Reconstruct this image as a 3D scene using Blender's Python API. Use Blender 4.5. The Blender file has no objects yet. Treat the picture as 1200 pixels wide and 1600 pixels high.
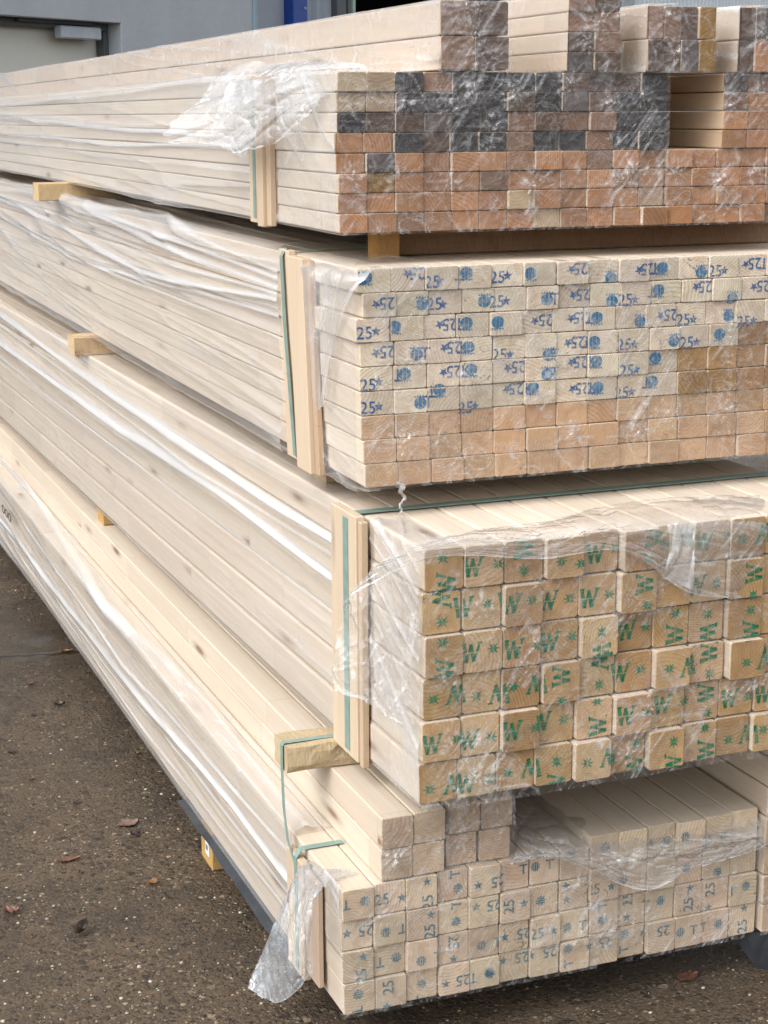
import bpy, math, random
import numpy as np
from mathutils import Matrix, Vector

# ------------------------------------------------------------ camera, world, sun, exposure
sc = bpy.context.scene
col = sc.collection
ZG = 1.345                                     # eye height above the ground
FPX = 2675.0
CR = np.array([0.93318945, -0.35935311, -0.00477466])
CU = np.array([0.08545309, 0.20896586, 0.97418224])
CF = np.array([0.34907768, 0.9095046, -0.22571257])
cam = bpy.data.cameras.new('camera'); cam_o = bpy.data.objects.new('camera', cam); col.objects.link(cam_o)
cam.sensor_fit = 'VERTICAL'; cam.sensor_height = 36; cam.lens = FPX / 1600 * 36
cam.clip_start = .05; cam.clip_end = 400
m = Matrix(((CR[0], CU[0], -CF[0], 0), (CR[1], CU[1], -CF[1], 0), (CR[2], CU[2], -CF[2], ZG), (0, 0, 0, 1)))
cam_o.matrix_world = m
sc.camera = cam_o
SUN_EL, SUN_AZ = math.radians(46), math.radians(-112)     # azimuth clockwise from +Y
w = bpy.data.worlds.new('World'); sc.world = w; w.use_nodes = True
nt = w.node_tree; nt.nodes.clear()
sky = nt.nodes.new('ShaderNodeTexSky'); sky.sky_type = 'NISHITA'; sky.sun_disc = False
sky.sun_elevation = SUN_EL; sky.sun_rotation = SUN_AZ; sky.dust_density = 4; sky.air_density = 1.2; sky.ozone_density = 1
hs = nt.nodes.new('ShaderNodeHueSaturation'); hs.inputs['Saturation'].default_value = .22
bg = nt.nodes.new('ShaderNodeBackground'); bg.inputs['Strength'].default_value = .15
wo = nt.nodes.new('ShaderNodeOutputWorld')
nt.links.new(sky.outputs[0], hs.inputs['Color']); nt.links.new(hs.outputs[0], bg.inputs[0]); nt.links.new(bg.outputs[0], wo.inputs[0])
sl = bpy.data.lights.new('sun', 'SUN'); sl.energy = .65; sl.angle = math.radians(40); sl.color = (1, .97, .93)
so = bpy.data.objects.new('sun', sl); col.objects.link(so)
sd = Vector((math.sin(SUN_AZ) * math.cos(SUN_EL), math.cos(SUN_AZ) * math.cos(SUN_EL), math.sin(SUN_EL)))
so.rotation_euler = sd.to_track_quat('Z', 'Y').to_euler(); so.location = (-4, -4, 8)
sc.view_settings.view_transform = 'Standard'; sc.view_settings.look = 'None'
sc.view_settings.exposure = 0.80; sc.view_settings.gamma = 1
sc.cycles.transparent_max_bounces = 24; sc.cycles.max_bounces = 5; sc.cycles.diffuse_bounces = 3; sc.cycles.glossy_bounces = 2; sc.cycles.transmission_bounces = 2; sc.cycles.caustics_reflective = False; sc.cycles.caustics_refractive = False

rng = random.Random(7); nrg = np.random.RandomState(5)

# ------------------------------------------------------------ helpers
def ray(px, py): return CF + CR * (px - 600) / FPX - CU * (py - 800) / FPX
def aty(px, py, Y): d = ray(px, py); p = d * Y / d[1]; return np.array([p[0], p[1], p[2] + ZG])
def atx(px, py, X): d = ray(px, py); p = d * X / d[0]; return np.array([p[0], p[1], p[2] + ZG])
def atz(px, py, Z): d = ray(px, py); p = d * (Z - ZG) / d[2]; return np.array([p[0], p[1], p[2] + ZG])
def atd(px, py, D): d = ray(px, py) * D; return np.array([d[0], d[1], d[2] + ZG])

def tag(o, label=None, cat=None, group=None, kind=None):
    if label: o['label'] = label
    if cat: o['category'] = cat
    if group: o['group'] = group
    if kind: o['kind'] = kind
    return o
def empty(name, loc, rz=0):
    o = bpy.data.objects.new(name, None); col.objects.link(o); o.empty_display_size = .1
    o.location = loc; o.rotation_euler = (0, 0, rz); return o

class MB:
    def __init__(s): s.v = []; s.f = []; s.m = []; s.loc = []; s.rnd = []; s.tint = []; s.cr = (0, 0, 0); s.ct = (.6, .5, .4); s.sm = []
    def add(s, vs, fs, mi=0, loc=None, smooth=False):
        b = len(s.v); s.v += [tuple(p) for p in vs]
        s.loc += [tuple(p) for p in (loc if loc is not None else vs)]
        s.rnd += [s.cr] * len(vs); s.tint += [s.ct] * len(vs)
        for f in fs:
            s.f.append(tuple(i + b for i in f)); s.m.append(mi); s.sm.append(smooth)
    def box(s, x0, x1, y0, y1, z0, z1, mi=0, mi_front=None, c=.002):
        # chamfered box
        vs = []; fs = []
        x0, x1 = min(x0, x1), max(x0, x1); y0, y1 = min(y0, y1), max(y0, y1); z0, z1 = min(z0, z1), max(z0, z1)
        def ring(y, d): 
            return [(x0+d, y, z0+d+c), (x0+d+c, y, z0+d), (x1-d-c, y, z0+d), (x1-d, y, z0+d+c), (x1-d, y, z1-d-c), (x1-d-c, y, z1-d), (x0+d+c, y, z1-d), (x0+d, y, z1-d-c)]
        rs = [ring(y0, c), ring(y0 + c, 0), ring(y1 - c, 0), ring(y1, c)]
        for r in rs: vs += r
        for k in range(3):
            for i in range(8):
                j = (i + 1) % 8; fs.append((k*8+i, k*8+j, (k+1)*8+j, (k+1)*8+i))
        s.add(vs, fs + [tuple(range(24, 32))[::1]], mi)
        s.add(rs[0], [tuple(range(7, -1, -1))][::1], mi if mi_front is None else mi_front)
    def build(s, name, mats, parent=None, loc=None):
        me = bpy.data.meshes.new(name); me.from_pydata(s.v, [], s.f)
        for mm in (mats if isinstance(mats, (list, tuple)) else [mats]): me.materials.append(mm)
        me.polygons.foreach_set('material_index', s.m)
        me.polygons.foreach_set('use_smooth', s.sm)
        for nm, dat in (('loc', s.loc), ('rnd', s.rnd), ('tint', s.tint)):
            a = me.attributes.new(nm, 'FLOAT_VECTOR', 'POINT'); a.data.foreach_set('vector', np.array(dat, dtype=np.float32).ravel())
        me.update()
        o = bpy.data.objects.new(name, me); col.objects.link(o)
        if parent: o.parent = parent
        if loc is not None: o.location = loc
        return o

def vn(x, y, seed=0):
    """smooth value noise in 0..1, vectorised"""
    x = np.asarray(x, float); y = np.asarray(y, float); x, y = np.broadcast_arrays(x, y)
    xi = np.floor(x).astype(np.int64); yi = np.floor(y).astype(np.int64); fx = x - xi; fy = y - yi
    fx = fx*fx*fx*(fx*(fx*6-15)+10); fy = fy*fy*fy*(fy*(fy*6-15)+10)
    def h(a, b):
        n = (a * 374761393 + b * 668265263 + seed * 974711) & 0xffffffff
        n = ((n ^ (n >> 13)) * 1274126177) & 0xffffffff
        return ((n ^ (n >> 16)) & 0xffff) / 65535.0
    return (h(xi, yi)*(1-fx)+h(xi+1, yi)*fx)*(1-fy)+(h(xi, yi+1)*(1-fx)+h(xi+1, yi+1)*fx)*fy
def ridge(n, p): return (1 - np.abs(2*n - 1)) ** p

def sheet(name, P, mat, parent=None, mask=None, fold_glint=None):
    nv, nu = P.shape[:2]
    idx = np.arange(nv*nu).reshape(nv, nu)
    q = np.stack([idx[:-1, :-1], idx[:-1, 1:], idx[1:, 1:], idx[1:, :-1]], -1).reshape(-1, 4)
    if mask is not None: q = q[mask[:-1, :-1].ravel()]
    used = np.unique(q); rem = -np.ones(nv*nu, int); rem[used] = np.arange(len(used))
    me = bpy.data.meshes.new(name); me.from_pydata(P.reshape(-1, 3)[used].tolist(), [], rem[q].tolist())
    me.materials.append(mat); me.polygons.foreach_set('use_smooth', [True]*len(me.polygons)); me.update()
    if fold_glint is not None:
        a = me.attributes.new('fold_glint', 'FLOAT', 'POINT'); a.data.foreach_set('value', np.clip(fold_glint, 0, 1).ravel()[used].astype(np.float32))
    o = bpy.data.objects.new(name, me); col.objects.link(o)
    if parent: o.parent = parent
    return o
def cat_interp(C, n, axis):
    C = np.moveaxis(np.asarray(C, float), axis, 0); k = len(C); t = np.linspace(0, k-1, n); out = []
    for tt in t:
        i = min(int(tt), k-2); f = tt - i
        p0, p1, p2, p3 = C[max(i-1, 0)], C[i], C[i+1], C[min(i+2, k-1)]
        out.append(.5*((2*p1)+(-p0+p2)*f+(2*p0-5*p1+4*p2-p3)*f*f+(-p0+3*p1-3*p2+p3)*f**3))
    return np.moveaxis(np.array(out), 0, axis)
def normals(P):
    du = np.gradient(P, axis=1); dv = np.gradient(P, axis=0); n = np.cross(du, dv)
    return n / (np.linalg.norm(n, axis=2, keepdims=True) + 1e-9)

# ------------------------------------------------------------ materials
def mat(name):
    mm = bpy.data.materials.new(name); mm.use_nodes = True; t = mm.node_tree; t.nodes.clear()
    return mm, t
class N:
    def __init__(s, t): s.t = t
    def __call__(s, typ, _in=None, **kw):
        n = s.t.nodes.new(typ)
        for k, v in kw.items(): setattr(n, k, v)
        for k, v in (_in or {}).items():
            if hasattr(v, 'bl_idname') and 'Socket' in v.bl_idname or isinstance(v, bpy.types.NodeSocket): s.t.links.new(v, n.inputs[k])
            else: n.inputs[k].default_value = v
        return n
    def math(s, op, a, b=0.0, c=0.0, clamp=False):
        n = s.t.nodes.new('ShaderNodeMath'); n.operation = op; n.use_clamp = clamp
        for i, v in enumerate((a, b, c)):
            if isinstance(v, bpy.types.NodeSocket): s.t.links.new(v, n.inputs[i])
            else: n.inputs[i].default_value = v
        return n.outputs[0]
    def mix(s, f, a, b, bt='MIX'):
        n = s.t.nodes.new('ShaderNodeMix'); n.data_type = 'RGBA'; n.blend_type = bt
        for i, v in ((0, f), (6, a), (7, b)):
            if isinstance(v, bpy.types.NodeSocket): s.t.links.new(v, n.inputs[i])
            else: n.inputs[i].default_value = v if i == 0 else (*v, 1) if len(v) == 3 else v
        return n.outputs[2]
    def ramp(s, f, pts):
        n = s.t.nodes.new('ShaderNodeValToRGB'); s.t.links.new(f, n.inputs[0]); e = n.color_ramp.elements
        while len(e) < len(pts): e.new(.5)
        for k, (p, c) in enumerate(pts): e[k].position = p; e[k].color = (c, c, c, 1) if not hasattr(c, '__len__') else (*c, 1)
        return n.outputs[0]
    def vmap(s, vec, scale=(1, 1, 1), loc=(0, 0, 0)):
        n = s.t.nodes.new('ShaderNodeMapping'); n.inputs['Scale'].default_value = scale; n.inputs['Location'].default_value = loc
        s.t.links.new(vec, n.inputs[0]); return n.outputs[0]
    def noise(s, vec, scale, detail=3, rough=.55, dist=0):
        n = s.t.nodes.new('ShaderNodeTexNoise'); n.inputs['Scale'].default_value = scale; n.inputs['Detail'].default_value = detail
        n.inputs['Roughness'].default_value = rough; n.inputs['Distortion'].default_value = dist
        s.t.links.new(vec, n.inputs['Vector']); return n.outputs[0]
    def attr(s, nm): n = s.t.nodes.new('ShaderNodeAttribute'); n.attribute_name = nm; return n
    def bump(s, h, strength, dist): 
        n = s.t.nodes.new('ShaderNodeBump'); n.inputs['Strength'].default_value = strength; n.inputs['Distance'].default_value = dist
        s.t.links.new(h, n.inputs['Height']); return n.outputs[0]
    def pbsdf(s, color, rough=.7, normal=None, spec=.4, metal=0):
        n = s.t.nodes.new('ShaderNodeBsdfPrincipled')
        for k, v in (('Base Color', color), ('Roughness', rough), ('Specular IOR Level', spec), ('Metallic', metal)):
            if isinstance(v, bpy.types.NodeSocket): s.t.links.new(v, n.inputs[k])
            else: n.inputs[k].default_value = (*v, 1) if k == 'Base Color' and len(v) == 3 else v
        if normal: s.t.links.new(normal, n.inputs['Normal'])
        return n.outputs[0]
    def out(s, sh): n = s.t.nodes.new('ShaderNodeOutputMaterial'); s.t.links.new(sh, n.inputs[0])

def wood_vec(n):
    a = n.attr('loc').outputs['Vector']; r = n.attr('rnd').outputs['Vector']
    add = n('ShaderNodeVectorMath', {0: a, 1: n('ShaderNodeVectorMath', {0: r, 1: (7., 13., 5.)}, operation='MULTIPLY').outputs[0]}, operation='ADD').outputs[0]
    return a, r, add

def make_side_wood(name, rough=.62, knots=1.0, gain=1.0, saw=0.0):
    mm, t = mat(name); n = N(t); a, r, av = wood_vec(n); tint = n.attr('tint').outputs['Color']
    sep = n('ShaderNodeSeparateXYZ', {0: a}); sr = n('ShaderNodeSeparateXYZ', {0: r})
    # board pieces joined end to end, each of its own tone
    q = n.math('ADD', n.math('MULTIPLY', sep.outputs['Y'], 1.9), n.math('MULTIPLY', sr.outputs['X'], 9.7))
    piece = n.math('FLOOR', q); fr = n.math('FRACT', q)
    pv = n('ShaderNodeCombineXYZ', {0: n.math('MULTIPLY', piece, 3.7), 1: n.math('MULTIPLY', piece, 1.3), 2: sr.outputs['Y']}).outputs[0]
    pn = n('ShaderNodeTexWhiteNoise', {'Vector': pv}, noise_dimensions='3D').outputs[0]
    joint = n.math('LESS_THAN', fr, .0045)
    v2 = n('ShaderNodeVectorMath', {0: av, 1: pv}, operation='ADD').outputs[0]
    grain = n.noise(n.vmap(v2, (60, 1.6, 60)), 1.5, 5, .6, .6)
    fine = n.noise(n.vmap(v2, (420, 8, 420)), 1, 2)
    broad = n.noise(n.vmap(v2, (9, .7, 9)), 1, 2, .5, .5)
    wav = n('ShaderNodeTexWave', {'Vector': n.vmap(v2, (16, .35, 20)), 'Scale': 1.6, 'Distortion': 4, 'Detail': 2, 'Detail Scale': .6}, wave_type='BANDS').outputs[1]
    c = n.mix(n.math('MULTIPLY', n.ramp(grain, [(.35, 0), (.75, 1)]), .30), tint, (.50, .34, .22), 'MIX')
    c = n.mix(n.math('MULTIPLY', n.ramp(wav, [(.62, 0), (.95, 1)]), .09), c, (.52, .34, .22))
    c = n.mix(n.math('MULTIPLY', n.ramp(fine, [(.45, 0), (.8, 1)]), .16), c, (.45, .32, .22))
    c = n.mix(.55, c, n.mix(pn, (.90, .875, .85), (1.08, 1.07, 1.06)), 'MULTIPLY')
    c = n.mix(.5, c, n.ramp(broad, [(.25, (.86, .84, .82)), (.75, (1.08, 1.07, 1.06))]), 'MULTIPLY')
    # knots
    vo = n('ShaderNodeTexVoronoi', {'Vector': n.vmap(v2, (17, 3.4, 17)), 'Scale': 1.0, 'Randomness': 1.0}, feature='F1')
    kn = n.ramp(vo.outputs['Distance'], [(.07, 1), (.12, .4), (.22, 0)])
    kn = n.math('MULTIPLY', kn, n.ramp(n('ShaderNodeSeparateColor', {0: vo.outputs['Color']}).outputs[0], [(.30, 0), (.38, 1)]))
    c = n.mix(n.math('MULTIPLY', kn, .85*knots), c, (.20, .105, .06))
    c = n.mix(n.math('MULTIPLY', joint, .22), c, (.22, .14, .09))
    h = n.math('ADD', n.math('MULTIPLY', fine, .6), n.math('MULTIPLY', joint, -1.5))
    if saw:
        sv = n.noise(n.vmap(av, (70, 260, 70)), 1, 4, .65, .8); h = n.math('ADD', h, n.math('MULTIPLY', sv, 2.5)); c = n.mix(n.ramp(sv, [(.35, .45), (.6, 0)]), c, n.mix(1, c, (.62, .55, .46), 'MULTIPLY'))
        st_ = n.noise(av, 12, 4, .65); c = n.mix(n.ramp(st_, [(.5, 0), (.75, .5)]), c, n.mix(1, c, (.6, .55, .5), 'MULTIPLY'))
    n.out(n.pbsdf(c, rough, n.bump(h, .25+saw, .0006+saw*.0012), .35)); return mm

def make_end_wood(name):
    mm, t = mat(name); n = N(t); a, r, av = wood_vec(n); tint = n.attr('tint').outputs['Color']
    sep = n('ShaderNodeSeparateXYZ', {0: a}); sr = n('ShaderNodeSeparateXYZ', {0: r})
    # growth rings round a pith that lies somewhere outside most beams
    ang = n.math('MULTIPLY', sr.outputs['X'], 6.283)
    rad = n.math('ADD', n.math('MULTIPLY', sr.outputs['Y'], .075), .004)
    px = n.math('MULTIPLY', n.math('COSINE', ang), rad); pz = n.math('MULTIPLY', n.math('SINE', ang), rad)
    dv = n('ShaderNodeCombineXYZ', {0: n.math('SUBTRACT', sep.outputs['X'], px), 1: n.math('SUBTRACT', sep.outputs['Z'], pz), 2: 0.0}).outputs[0]
    dist = n('ShaderNodeVectorMath', {0: dv}, operation='LENGTH').outputs['Value']
    wob = n.noise(av, 45, 3)
    ph = n.math('ADD', n.math('MULTIPLY', dist, n.math('ADD', 950.0, n.math('MULTIPLY', sr.outputs['Z'], 900.0))), n.math('MULTIPLY', wob, 7))
    rings = n.math('ADD', n.math('MULTIPLY', n.math('SINE', ph), .5), .5)
    rings = n.math('POWER', rings, 2.2)
    # saw marks, each beam at its own angle
    sa = n.math('ADD', n.math('MULTIPLY', sr.outputs['Z'], 1.3), .25)
    sw = n.math('ADD', n.math('MULTIPLY', sep.outputs['X'], n.math('COSINE', sa)), n.math('MULTIPLY', sep.outputs['Z'], n.math('SINE', sa)))
    swp = n.math('SUBTRACT', n.math('MULTIPLY', sep.outputs['Z'], n.math('COSINE', sa)), n.math('MULTIPLY', sep.outputs['X'], n.math('SINE', sa)))
    sawv = n('ShaderNodeCombineXYZ', {0: n.math('MULTIPLY', sw, 45), 1: n.math('MULTIPLY', swp, 520), 2: n.math('MULTIPLY', sr.outputs['X'], 50)}).outputs[0]
    saw = n.noise(sawv, 1, 3, .6)
    blot = n.noise(av, 28, 4, .6, .8)
    fine = n.noise(av, 700, 2, .6)
    dark = n.mix(1.0, tint, (.66, .56, .48), 'MULTIPLY')
    c = n.mix(n.math('MULTIPLY', rings, n.math('ADD', .25, n.math('MULTIPLY', sr.outputs['Y'], .6))), tint, dark)
    c = n.mix(n.ramp(saw, [(.38, 0), (.72, .5)]), c, n.mix(1, tint, (1.25, 1.25, 1.25), 'MULTIPLY'))
    c = n.mix(n.ramp(blot, [(.42, 0), (.75, .75)]), c, dark)
    c = n.mix(n.ramp(blot, [(.2, .4), (.4, 0)]), c, n.mix(1, tint, (1.2, 1.22, 1.25), 'MULTIPLY'))
    c = n.mix(n.ramp(fine, [(.45, 0), (.8, .5)]), c, dark)
    # drying cracks on some
    crk = n.noise(n.vmap(av, (1, 1, 1)), 22, 2, .5, 1.5)
    cr = n.math('MULTIPLY', n.math('LESS_THAN', n.math('ABSOLUTE', n.math('SUBTRACT', crk, .52)), .004), n.math('GREATER_THAN', sr.outputs['X'], .72))
    c = n.mix(n.math('MULTIPLY', cr, .6), c, (.09, .05, .03))
    h = n.math('ADD', n.math('ADD', saw, n.math('MULTIPLY', fine, .6)), n.math('MULTIPLY', rings, .4))
    n.out(n.pbsdf(c, .78, n.bump(h, .35, .0009), .25)); return mm

def make_ink(name, color, fade):
    mm, t = mat(name); n = N(t); a, r, av = wood_vec(n)
    s1 = n.noise(n.vmap(av, (1, 1, 1)), 260, 3, .7); s2 = n.noise(av, 60, 2)
    f = n.ramp(n.math('ADD', n.math('MULTIPLY', s1, .7), n.math('MULTIPLY', s2, .3)), [(.42, 1 - fade), (.64, .22)])
    bs = n.pbsdf(n.mix(s2, color, tuple(min(1, x*1.7+.01) for x in color)), .7, None, .2)
    tr = n('ShaderNodeBsdfTransparent').outputs[0]
    mx = n('ShaderNodeMixShader', {0: f, 1: tr, 2: bs}); n.out(mx.outputs[0]); return mm

def make_film(name, milk, gloss=2.2, rough=.12, bump=(.5, .0015), bscale=(60, 14, 60), patch=0.0, color=(.92, .93, .95), dist=1.2, f0=.04):
    """clear polythene: sees through, mirrors the sky, slightly milky, with highlight streaks painted white along its folds"""
    mm, t = mat(name); n = N(t)
    co = n('ShaderNodeTexCoord').outputs['Object']
    b1 = n.noise(n.vmap(co, bscale), 1, 4, .6, dist)
    rid = n.math('ABSOLUTE', n.math('SUBTRACT', b1, .5))
    b2 = n.noise(co, 170, 3, .6)
    h = n.math('ADD', n.math('MULTIPLY', n.math('SUBTRACT', .15, rid), 3), n.math('MULTIPLY', b2, .25))
    nm = n.bump(h, bump[0], bump[1])
    inc = n('ShaderNodeNewGeometry').outputs['Incoming']
    cs = n.math('ABSOLUTE', n('ShaderNodeVectorMath', {0: nm, 1: inc}, operation='DOT_PRODUCT').outputs['Value'])
    fr = n.math('ADD', f0, n.math('MULTIPLY', n.math('POWER', n.math('SUBTRACT', 1.0, cs, clamp=True), 5.0), .35))
    fo = n.attr('fold_glint').outputs['Fac']          # gathered film lies in several layers; whitening also paints its highlight streaks
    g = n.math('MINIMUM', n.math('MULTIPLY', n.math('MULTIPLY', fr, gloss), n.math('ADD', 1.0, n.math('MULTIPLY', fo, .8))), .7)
    gl = n('ShaderNodeBsdfGlossy', {'Color': (1, 1, 1, 1), 'Roughness': rough, 'Normal': nm}).outputs[0]
    tr = n('ShaderNodeBsdfTransparent', {'Color': (1, 1, 1, 1)}).outputs[0]
    df = n('ShaderNodeBsdfDiffuse', {'Color': (*color, 1), 'Normal': nm}).outputs[0]
    tl = n('ShaderNodeBsdfTranslucent', {'Color': (*color, 1), 'Normal': nm}).outputs[0]
    dd = n('ShaderNodeMixShader', {0: .12, 1: df, 2: tl}).outputs[0]
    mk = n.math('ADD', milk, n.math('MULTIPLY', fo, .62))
    if patch:
        crease = n.ramp(rid, [(.0, 1), (.022, .35), (.06, 0)])
        big = n.ramp(n.noise(co, 14, 3, .6), [(.42, 0), (.68, 1)])
        mk = n.math('ADD', mk, n.math('MULTIPLY', n.math('MULTIPLY', crease, n.math('ADD', .25, big)), patch), clamp=True)
    m1 = n('ShaderNodeMixShader', {0: mk, 1: tr, 2: dd}).outputs[0]
    m2 = n('ShaderNodeMixShader', {0: g, 1: m1, 2: gl}).outputs[0]
    n.out(m2); return mm

def simple(name, color, rough=.6, nscale=20, amt=.2, bump=.2, bd=.002, metal=0, spec=.4):
    mm, t = mat(name); n = N(t); co = n('ShaderNodeTexCoord').outputs['Object']
    f = n.noise(co, nscale, 5, .6); g = n.noise(co, nscale*7, 3, .6)
    c = n.mix(n.ramp(f, [(.3, 0), (.7, 1)]), tuple(x*(1-amt) for x in color), tuple(min(1, x*(1+amt)) for x in color))
    n.out(n.pbsdf(c, rough, n.bump(n.math('ADD', f, g), bump, bd), spec, metal)); return mm

M = {}
M['side'] = make_side_wood('planed_spruce')
M['rough'] = make_side_wood('rough_sawn_pine', .8, .8, 1.0, .55)
M['end'] = make_end_wood('sawn_end_grain')
M['blue'] = make_ink('blue_print', (.016, .09, .25), .06)
M['crest'] = make_ink('blue_crest_print', (.008, .13, .28), .03)
M['green'] = make_ink('green_print', (.006, .17, .085), .06)
M['teal'] = make_ink('faded_teal_print', (.035, .15, .21), .20)
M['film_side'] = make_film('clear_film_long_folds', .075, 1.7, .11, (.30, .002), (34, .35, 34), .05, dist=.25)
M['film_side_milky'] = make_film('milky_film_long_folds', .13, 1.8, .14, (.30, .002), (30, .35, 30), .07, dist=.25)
M['film_end'] = make_film('clear_film_crinkled', .015, 2.6, .085, (.5, .003), (34, 34, 34), .22, f0=.014)
M['film_flap'] = make_film('loose_film', .20, 2.4, .24, (.25, .003), (9, 9, 9), .2, dist=.5)
M['film_thin'] = make_film('thin_loose_film', .10, 2.2, .18, (.3, .003), (12, 12, 12), .2, dist=.5, f0=.035)
M['film_drape'] = make_film('clear_drape_film', .07, 2.8, .08, (.4, .003), (20, 20, 20), .2, dist=.5, f0=.03)
M['film_grey'] = make_film('grey_loose_film', .20, 2.4, .2, (.25, .003), (9, 9, 9), .2, color=(.66, .72, .78), dist=.5)
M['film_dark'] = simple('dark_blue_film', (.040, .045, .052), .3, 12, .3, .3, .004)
M['strap'] = simple('teal_strapping', (.22, .325, .29), .4, 60, .15, .1, .0005)

# ------------------------------------------------------------ marks stamped on the beam ends
def text_tris(s, height):
    cu = bpy.data.curves.new('txt', 'FONT'); cu.body = s; cu.resolution_u = 4; cu.offset = .012
    o = bpy.data.objects.new('txt', cu); col.objects.link(o); dg = bpy.context.evaluated_depsgraph_get()
    me = bpy.data.meshes.new_from_object(o.evaluated_get(dg)); me.calc_loop_triangles()
    V = np.array([v.co[:2] for v in me.vertices]); T = [tuple(t.vertices) for t in me.loop_triangles]
    bpy.data.objects.remove(o); bpy.data.curves.remove(cu); bpy.data.meshes.remove(me)
    c = (V.max(0) + V.min(0)) / 2; sc_ = height / (V[:, 1].max() - V[:, 1].min()); V = (V - c) * sc_
    return [V[list(t)] for t in T]
def poly_tris(poly):
    from mathutils.geometry import tessellate_polygon
    P = [Vector((x, y, 0)) for x, y in poly]; return [np.array([poly[i] for i in t]) for t in tessellate_polygon([P])]
def star_tris(r, k=5, inner=.42, off=0):
    p = [((r if i % 2 == 0 else r*inner)*math.sin(math.pi*i/k+off), (r if i % 2 == 0 else r*inner)*math.cos(math.pi*i/k+off)) for i in range(2*k)]
    return poly_tris(p)
def strip(x0, y0, x1, y1, w_):
    d = np.array([x1-x0, y1-y0]); d /= np.hypot(*d); q = np.array([-d[1], d[0]])*w_/2
    return poly_tris([(x0+q[0], y0+q[1]), (x0-q[0], y0-q[1]), (x1-q[0], y1-q[1]), (x1+q[0], y1+q[1])])
def clip_poly(P, ax, lim, sg):
    out = []
    for i in range(len(P)):
        a, b = P[i], P[(i+1) % len(P)]; da, db = sg*(a[ax]-lim), sg*(b[ax]-lim)
        if da <= 0: out.append(a)
        if (da < 0 < db) or (db < 0 < da): t = da/(da-db); out.append(a+(b-a)*t)
    return out
def band(ts, ax, lo, hi):
    o = []
    for t in ts:
        P = clip_poly(clip_poly(list(t), ax, lo, -1), ax, hi, 1)
        for k in range(1, len(P)-1): o.append(np.array([P[0], P[k], P[k+1]]))
    return o
GL = {}
def scaled(ts, s): return [t*s for t in ts]
GL['25b'] = text_tris('25', .0180); GL['Tb'] = text_tris('T', .0175); GL['*b'] = star_tris(.0078)
crest = [(-.0085, .006), (-.0095, .0095), (-.005, .0075), (-.003, .0100), (0, .0075), (.003, .0100), (.005, .0075), (.0095, .0095), (.0085, .006),
         (.0088, 0), (.0068, -.0058), (.0035, -.0085), (-.0035, -.0085), (-.0068, -.0058), (-.0088, 0)]
def crest_bars(s, gaps):
    out = []; ys = np.linspace(-.0085, .0095, gaps+1)
    for i in range(gaps):
        a, b = ys[i]+.0003, ys[i+1]-.0003
        wd = lambda y: .0085*math.sqrt(max(0, 1-((y-.002)/.0125)**2))
        out += poly_tris([(-wd(a)*s, a*s), (wd(a)*s, a*s), (wd(b)*s, b*s), (-wd(b)*s, b*s)])
    return out
cr2 = [(.0088*math.sin(a)*(1+.05*math.sin(5*a)), .0078*math.cos(a)-.001) for a in [i*2*math.pi/22 for i in range(22)]]
crn = [(-.0075, .003), (-.0088, .0098), (-.0052, .0068), (-.0040, .0100), (-.0015, .0070), (0, .0102), (.0015, .0070), (.0040, .0100), (.0052, .0068), (.0088, .0098), (.0075, .003)]
GL['Cb'] = []
for lo, hi in ((-.0095, -.0031), (-.0026, .0022), (.0027, .0095)): GL['Cb'] += band(poly_tris(cr2), 0, lo, hi)
GL['Cb'] += band(poly_tris(crn), 1, .0066, .012)
GL['Cb'] = scaled(GL['Cb'], 1.12)
GL['25t'] = text_tris('25', .0175); GL['Tt'] = text_tris('T', .016); GL['*t'] = star_tris(.0078)
sp = [(.0088*(1 if i % 2 == 0 else .72)*math.sin(math.pi*i/9)*1.05, .0088*(1 if i % 2 == 0 else .72)*math.cos(math.pi*i/9)) for i in range(18)]
GL['Ct'] = []
for k in range(5): GL['Ct'] += band(poly_tris(sp), 1, -.0088+k*.0036, -.0088+k*.0036+.0029)
# the W with heavy serifs and the split eight-leaf star
W_ = strip(-.0125, .0125, -.0080, -.0125, .0052) + strip(-.0085, -.012, -.0025, .010, .0030) + strip(-.0030, .011, .0020, -.012, .0052) + strip(.0015, -.012, .0095, .0125, .0034) + strip(-.0155, .0122, -.0085, .0122, .0022) + strip(.0058, .0122, .0130, .0122, .0022)
GL['Wg'] = band(W_, 1, -.013, -.0008) + band(W_, 1, .0004, .0135)
S_ = star_tris(.0108, 8, .40)
GL['Wg'] = scaled(GL['Wg'], 1.12)
GL['Sg'] = band(S_, 0, -.012, -.0005) + band(S_, 0, .0005, .012)
INK = {'b': 2, 't': 2, 'g': 2}
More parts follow.
